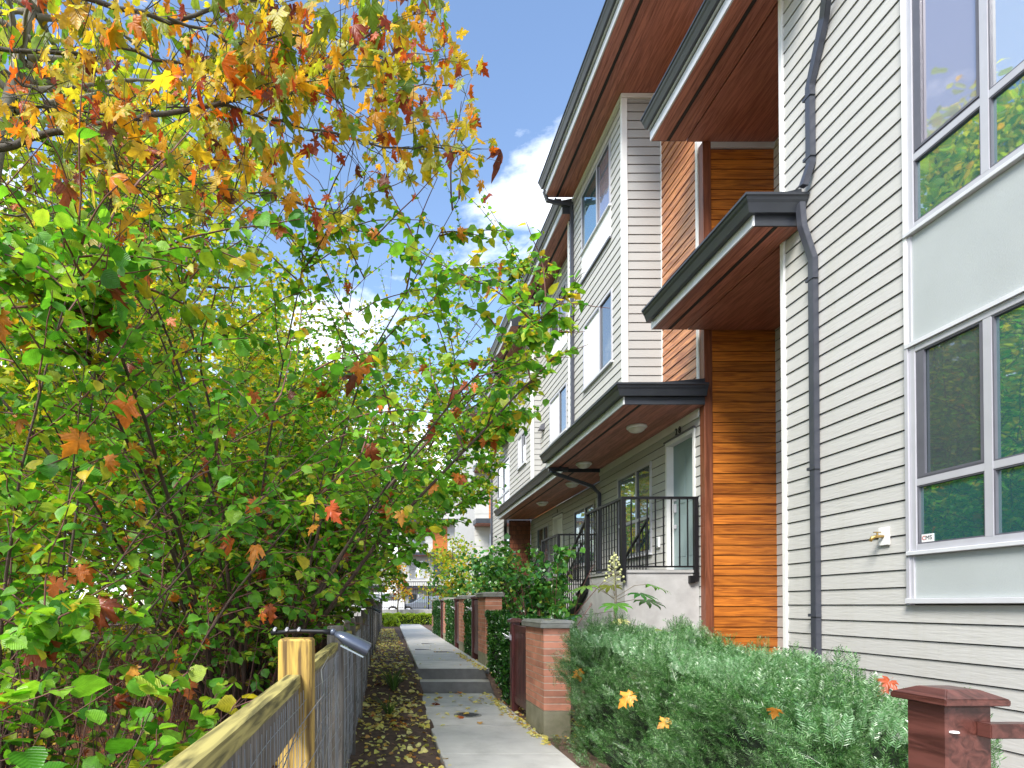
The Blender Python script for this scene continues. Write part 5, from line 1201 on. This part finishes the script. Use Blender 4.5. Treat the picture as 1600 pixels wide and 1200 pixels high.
def car(lab, x, y, paint, kind='suv', z=.28 + .75):
    t = thing('parked_car', lab, 'car', (x, y, z), 'cars parked on the street')
    if kind == 'suv': prof = [(-2.3, .32), (-2.35, .75), (-2.25, .98), (-1.2, 1.08), (-.55, 1.62), (1.6, 1.66), (2.15, 1.05), (2.28, .9), (2.3, .35)]; gl = [(-1.05, 1.1), (-.48, 1.55), (1.5, 1.58), (1.95, 1.1)]
    else: prof = [(-2.25, .3), (-2.3, .6), (-2.1, .78), (-1.1, .9), (-.35, 1.38), (.9, 1.42), (1.7, .98), (2.2, .92), (2.28, .55), (2.25, .3)]; gl = [(-.95, .92), (-.3, 1.32), (.85, 1.35), (1.5, .95)]
    n = len(prof); v = []
    for (yy, ins) in ((-.85, .0), (.85, .0)):
        v += [(x + a, y + yy * (.86 if b > 1.1 else 1), z - .25 + b) for a, b in prof]
    f = [tuple(range(n)), tuple(range(2 * n - 1, n - 1, -1))] + [(i, i + n, (i + 1) % n + n, (i + 1) % n) for i in range(n)]
    bo = MB().add(v, f).build('body', paint, t, bev=.04)
    bm = bmesh.new(); bm.from_mesh(bo.data); bmesh.ops.recalc_face_normals(bm, faces=bm.faces); bm.to_mesh(bo.data); bm.free()
    mid = (gl[1][0] + gl[2][0]) / 2
    for seg in (((gl[0]), (gl[1]), (mid - .05, gl[1][1] + .01), (mid - .05, gl[0][1])), ((mid + .05, gl[0][1]), (mid + .05, gl[2][1] - .01), gl[2], gl[3])):
        MB().add([(x + a, y - .885 + (.10 if b > 1.2 else .0), z - .25 + b) for a, b in seg] + [(x + a, y - .80 + (.10 if b > 1.2 else 0), z - .25 + b) for a, b in seg], [(0, 3, 2, 1), (4, 5, 6, 7), (0, 1, 5, 4), (1, 2, 6, 5), (2, 3, 7, 6), (3, 0, 4, 7)]).build('side_window', M['glass_dark'], t)
    for wx in (-1.4, 1.4):
        ty = MB(); ty.lathe([(.2, -.1), (.32, -.11), (.345, -.06), (.345, .1), (.2, .1)], (0, 0, 0), 24); o = ty.build('wheel', M['rubber'], t, True, origin=(0, 0, 0)); o.location = Vector((x + wx, y - .82, z + .1)) - wloc(t); o.rotation_euler = (R(90), 0, 0)
        rm = MB(); rm.lathe([(0, .03), (.06, .03), (.07, .015), (.2, .03), (.22, .0)], (0, 0, 0), 20)
        ro = link('rim', mesh('rim', rm.v, rm.f, True), M['alu_light'], o, None); ro.location = (0, 0, .085)
    box('headlight', (x - 2.33, y - .8, z + .45), (x - 2.1, y - .5, z + .58), M['lampglass'], t, bev=.01); box('tail_light', (x + 2.1, y - .84, z + .5), (x + 2.31, y - .55, z + .66), M['redink'], t, bev=.01)
PW = mat('white_car_paint', (.7, .71, .73), .2, .02, coat=1); PG = mat('grey_car_paint', (.16, .18, .22), .2, .02, coat=1); PB = mat('dark_car_paint', (.03, .035, .05), .2, .02, coat=1)
s_ = box('parking_deck', (-40, 40.5, .281), (70, 56, .78), M['asphalt']); s_['kind'] = 'structure'
car('white van like car parked behind the iron fence at the left', -.6, 43.5, PW)
car('silver grey car behind the iron fence with its wheel in view', 3.3, 44.2, PG, 'sedan'); car('dark parked car farther right behind the shrubs', 8.4, 44.0, PB)
car('white car parked beyond the fence behind the hazels', -6.2, 44.2, PW, 'sedan')
def farhouse(lab, x0, x1, y, zt, m, floors, seed):
    h = thing('far_building', lab, 'building', ((x0 + x1) / 2, y, 0)); r_ = random.Random(seed)
    box('wall', (x0, y, 0), (x1, y + 9, zt), m, h)
    box('roof', (x0 - .6, y - .9, zt), (x1 + .6, y + 9.5, zt + .35), M['charcoal'], h); box('roof_soffit', (x0 - .55, y - .85, zt - .06), (x1 + .55, y - .01, zt - .002), M['soffit'], h)
    fl_ = zt / floors
    for k in range(floors):
        z = k * fl_
        if k: 
            box('canopy', (x0 - .1, y - 1.1, z - .05), (x1 + .1, y - .002, z + .2), M['charcoal'], h); box('canopy_soffit', (x0 - .05, y - 1.05, z - .10), (x1 + .05, y - .01, z - .052), M['soffit'], h)
        i = x0 + .8
        while i < x1 - 2:
            if r_.random() < .25:
                box('wood_panel', (i, y - .04, z + .3), (i + 1.4, y - .001, z + fl_ - .15), M['woodx'], h)
            else:
                w = box('window', (i, y - .05, z + .9), (i + 1.6, y - .001, z + fl_ - .5), M['alu'], h)
                for q in (0, 1): box('pane', (i + .06 + q * .76, y - .062, z + .96), (i + .76 + q * .78, y - .051, z + fl_ - .56), M['glass_bright'] if r_.random() < .5 else GD, w)
            i += 2.3
        for q in range(int(fl_ / .3)):
            zz = z + q * .3
            if q % 2 == 0: box('siding_course', (x0 - .012, y - .014, zz + .01), (x1 + .012, y - .0005, zz + .28), m, h)
farhouse('pale three storey building with brown eaves closing the view beyond the street', 1.8, 21, 57.5, 12.6, M['siding'], 4, 2)
farhouse('pale grey building beyond the cars behind the thicket', -22, 0.6, 60, 9.8, M['siding_grey'], 3, 5)
farhouse('far row house with brown canopies just past the end of the townhouse row', 5.2, 13, 33.5, 12.0, M['siding'], 4, 9)
for o in bpy.data.objects:
    if o.parent is not None:
        for k_ in ('label', 'category', 'group'):
            if k_ in o.keys(): del o[k_]
print('objects', len(bpy.data.objects), 'tris', sum(len(m_.polygons) for m_ in bpy.data.meshes))
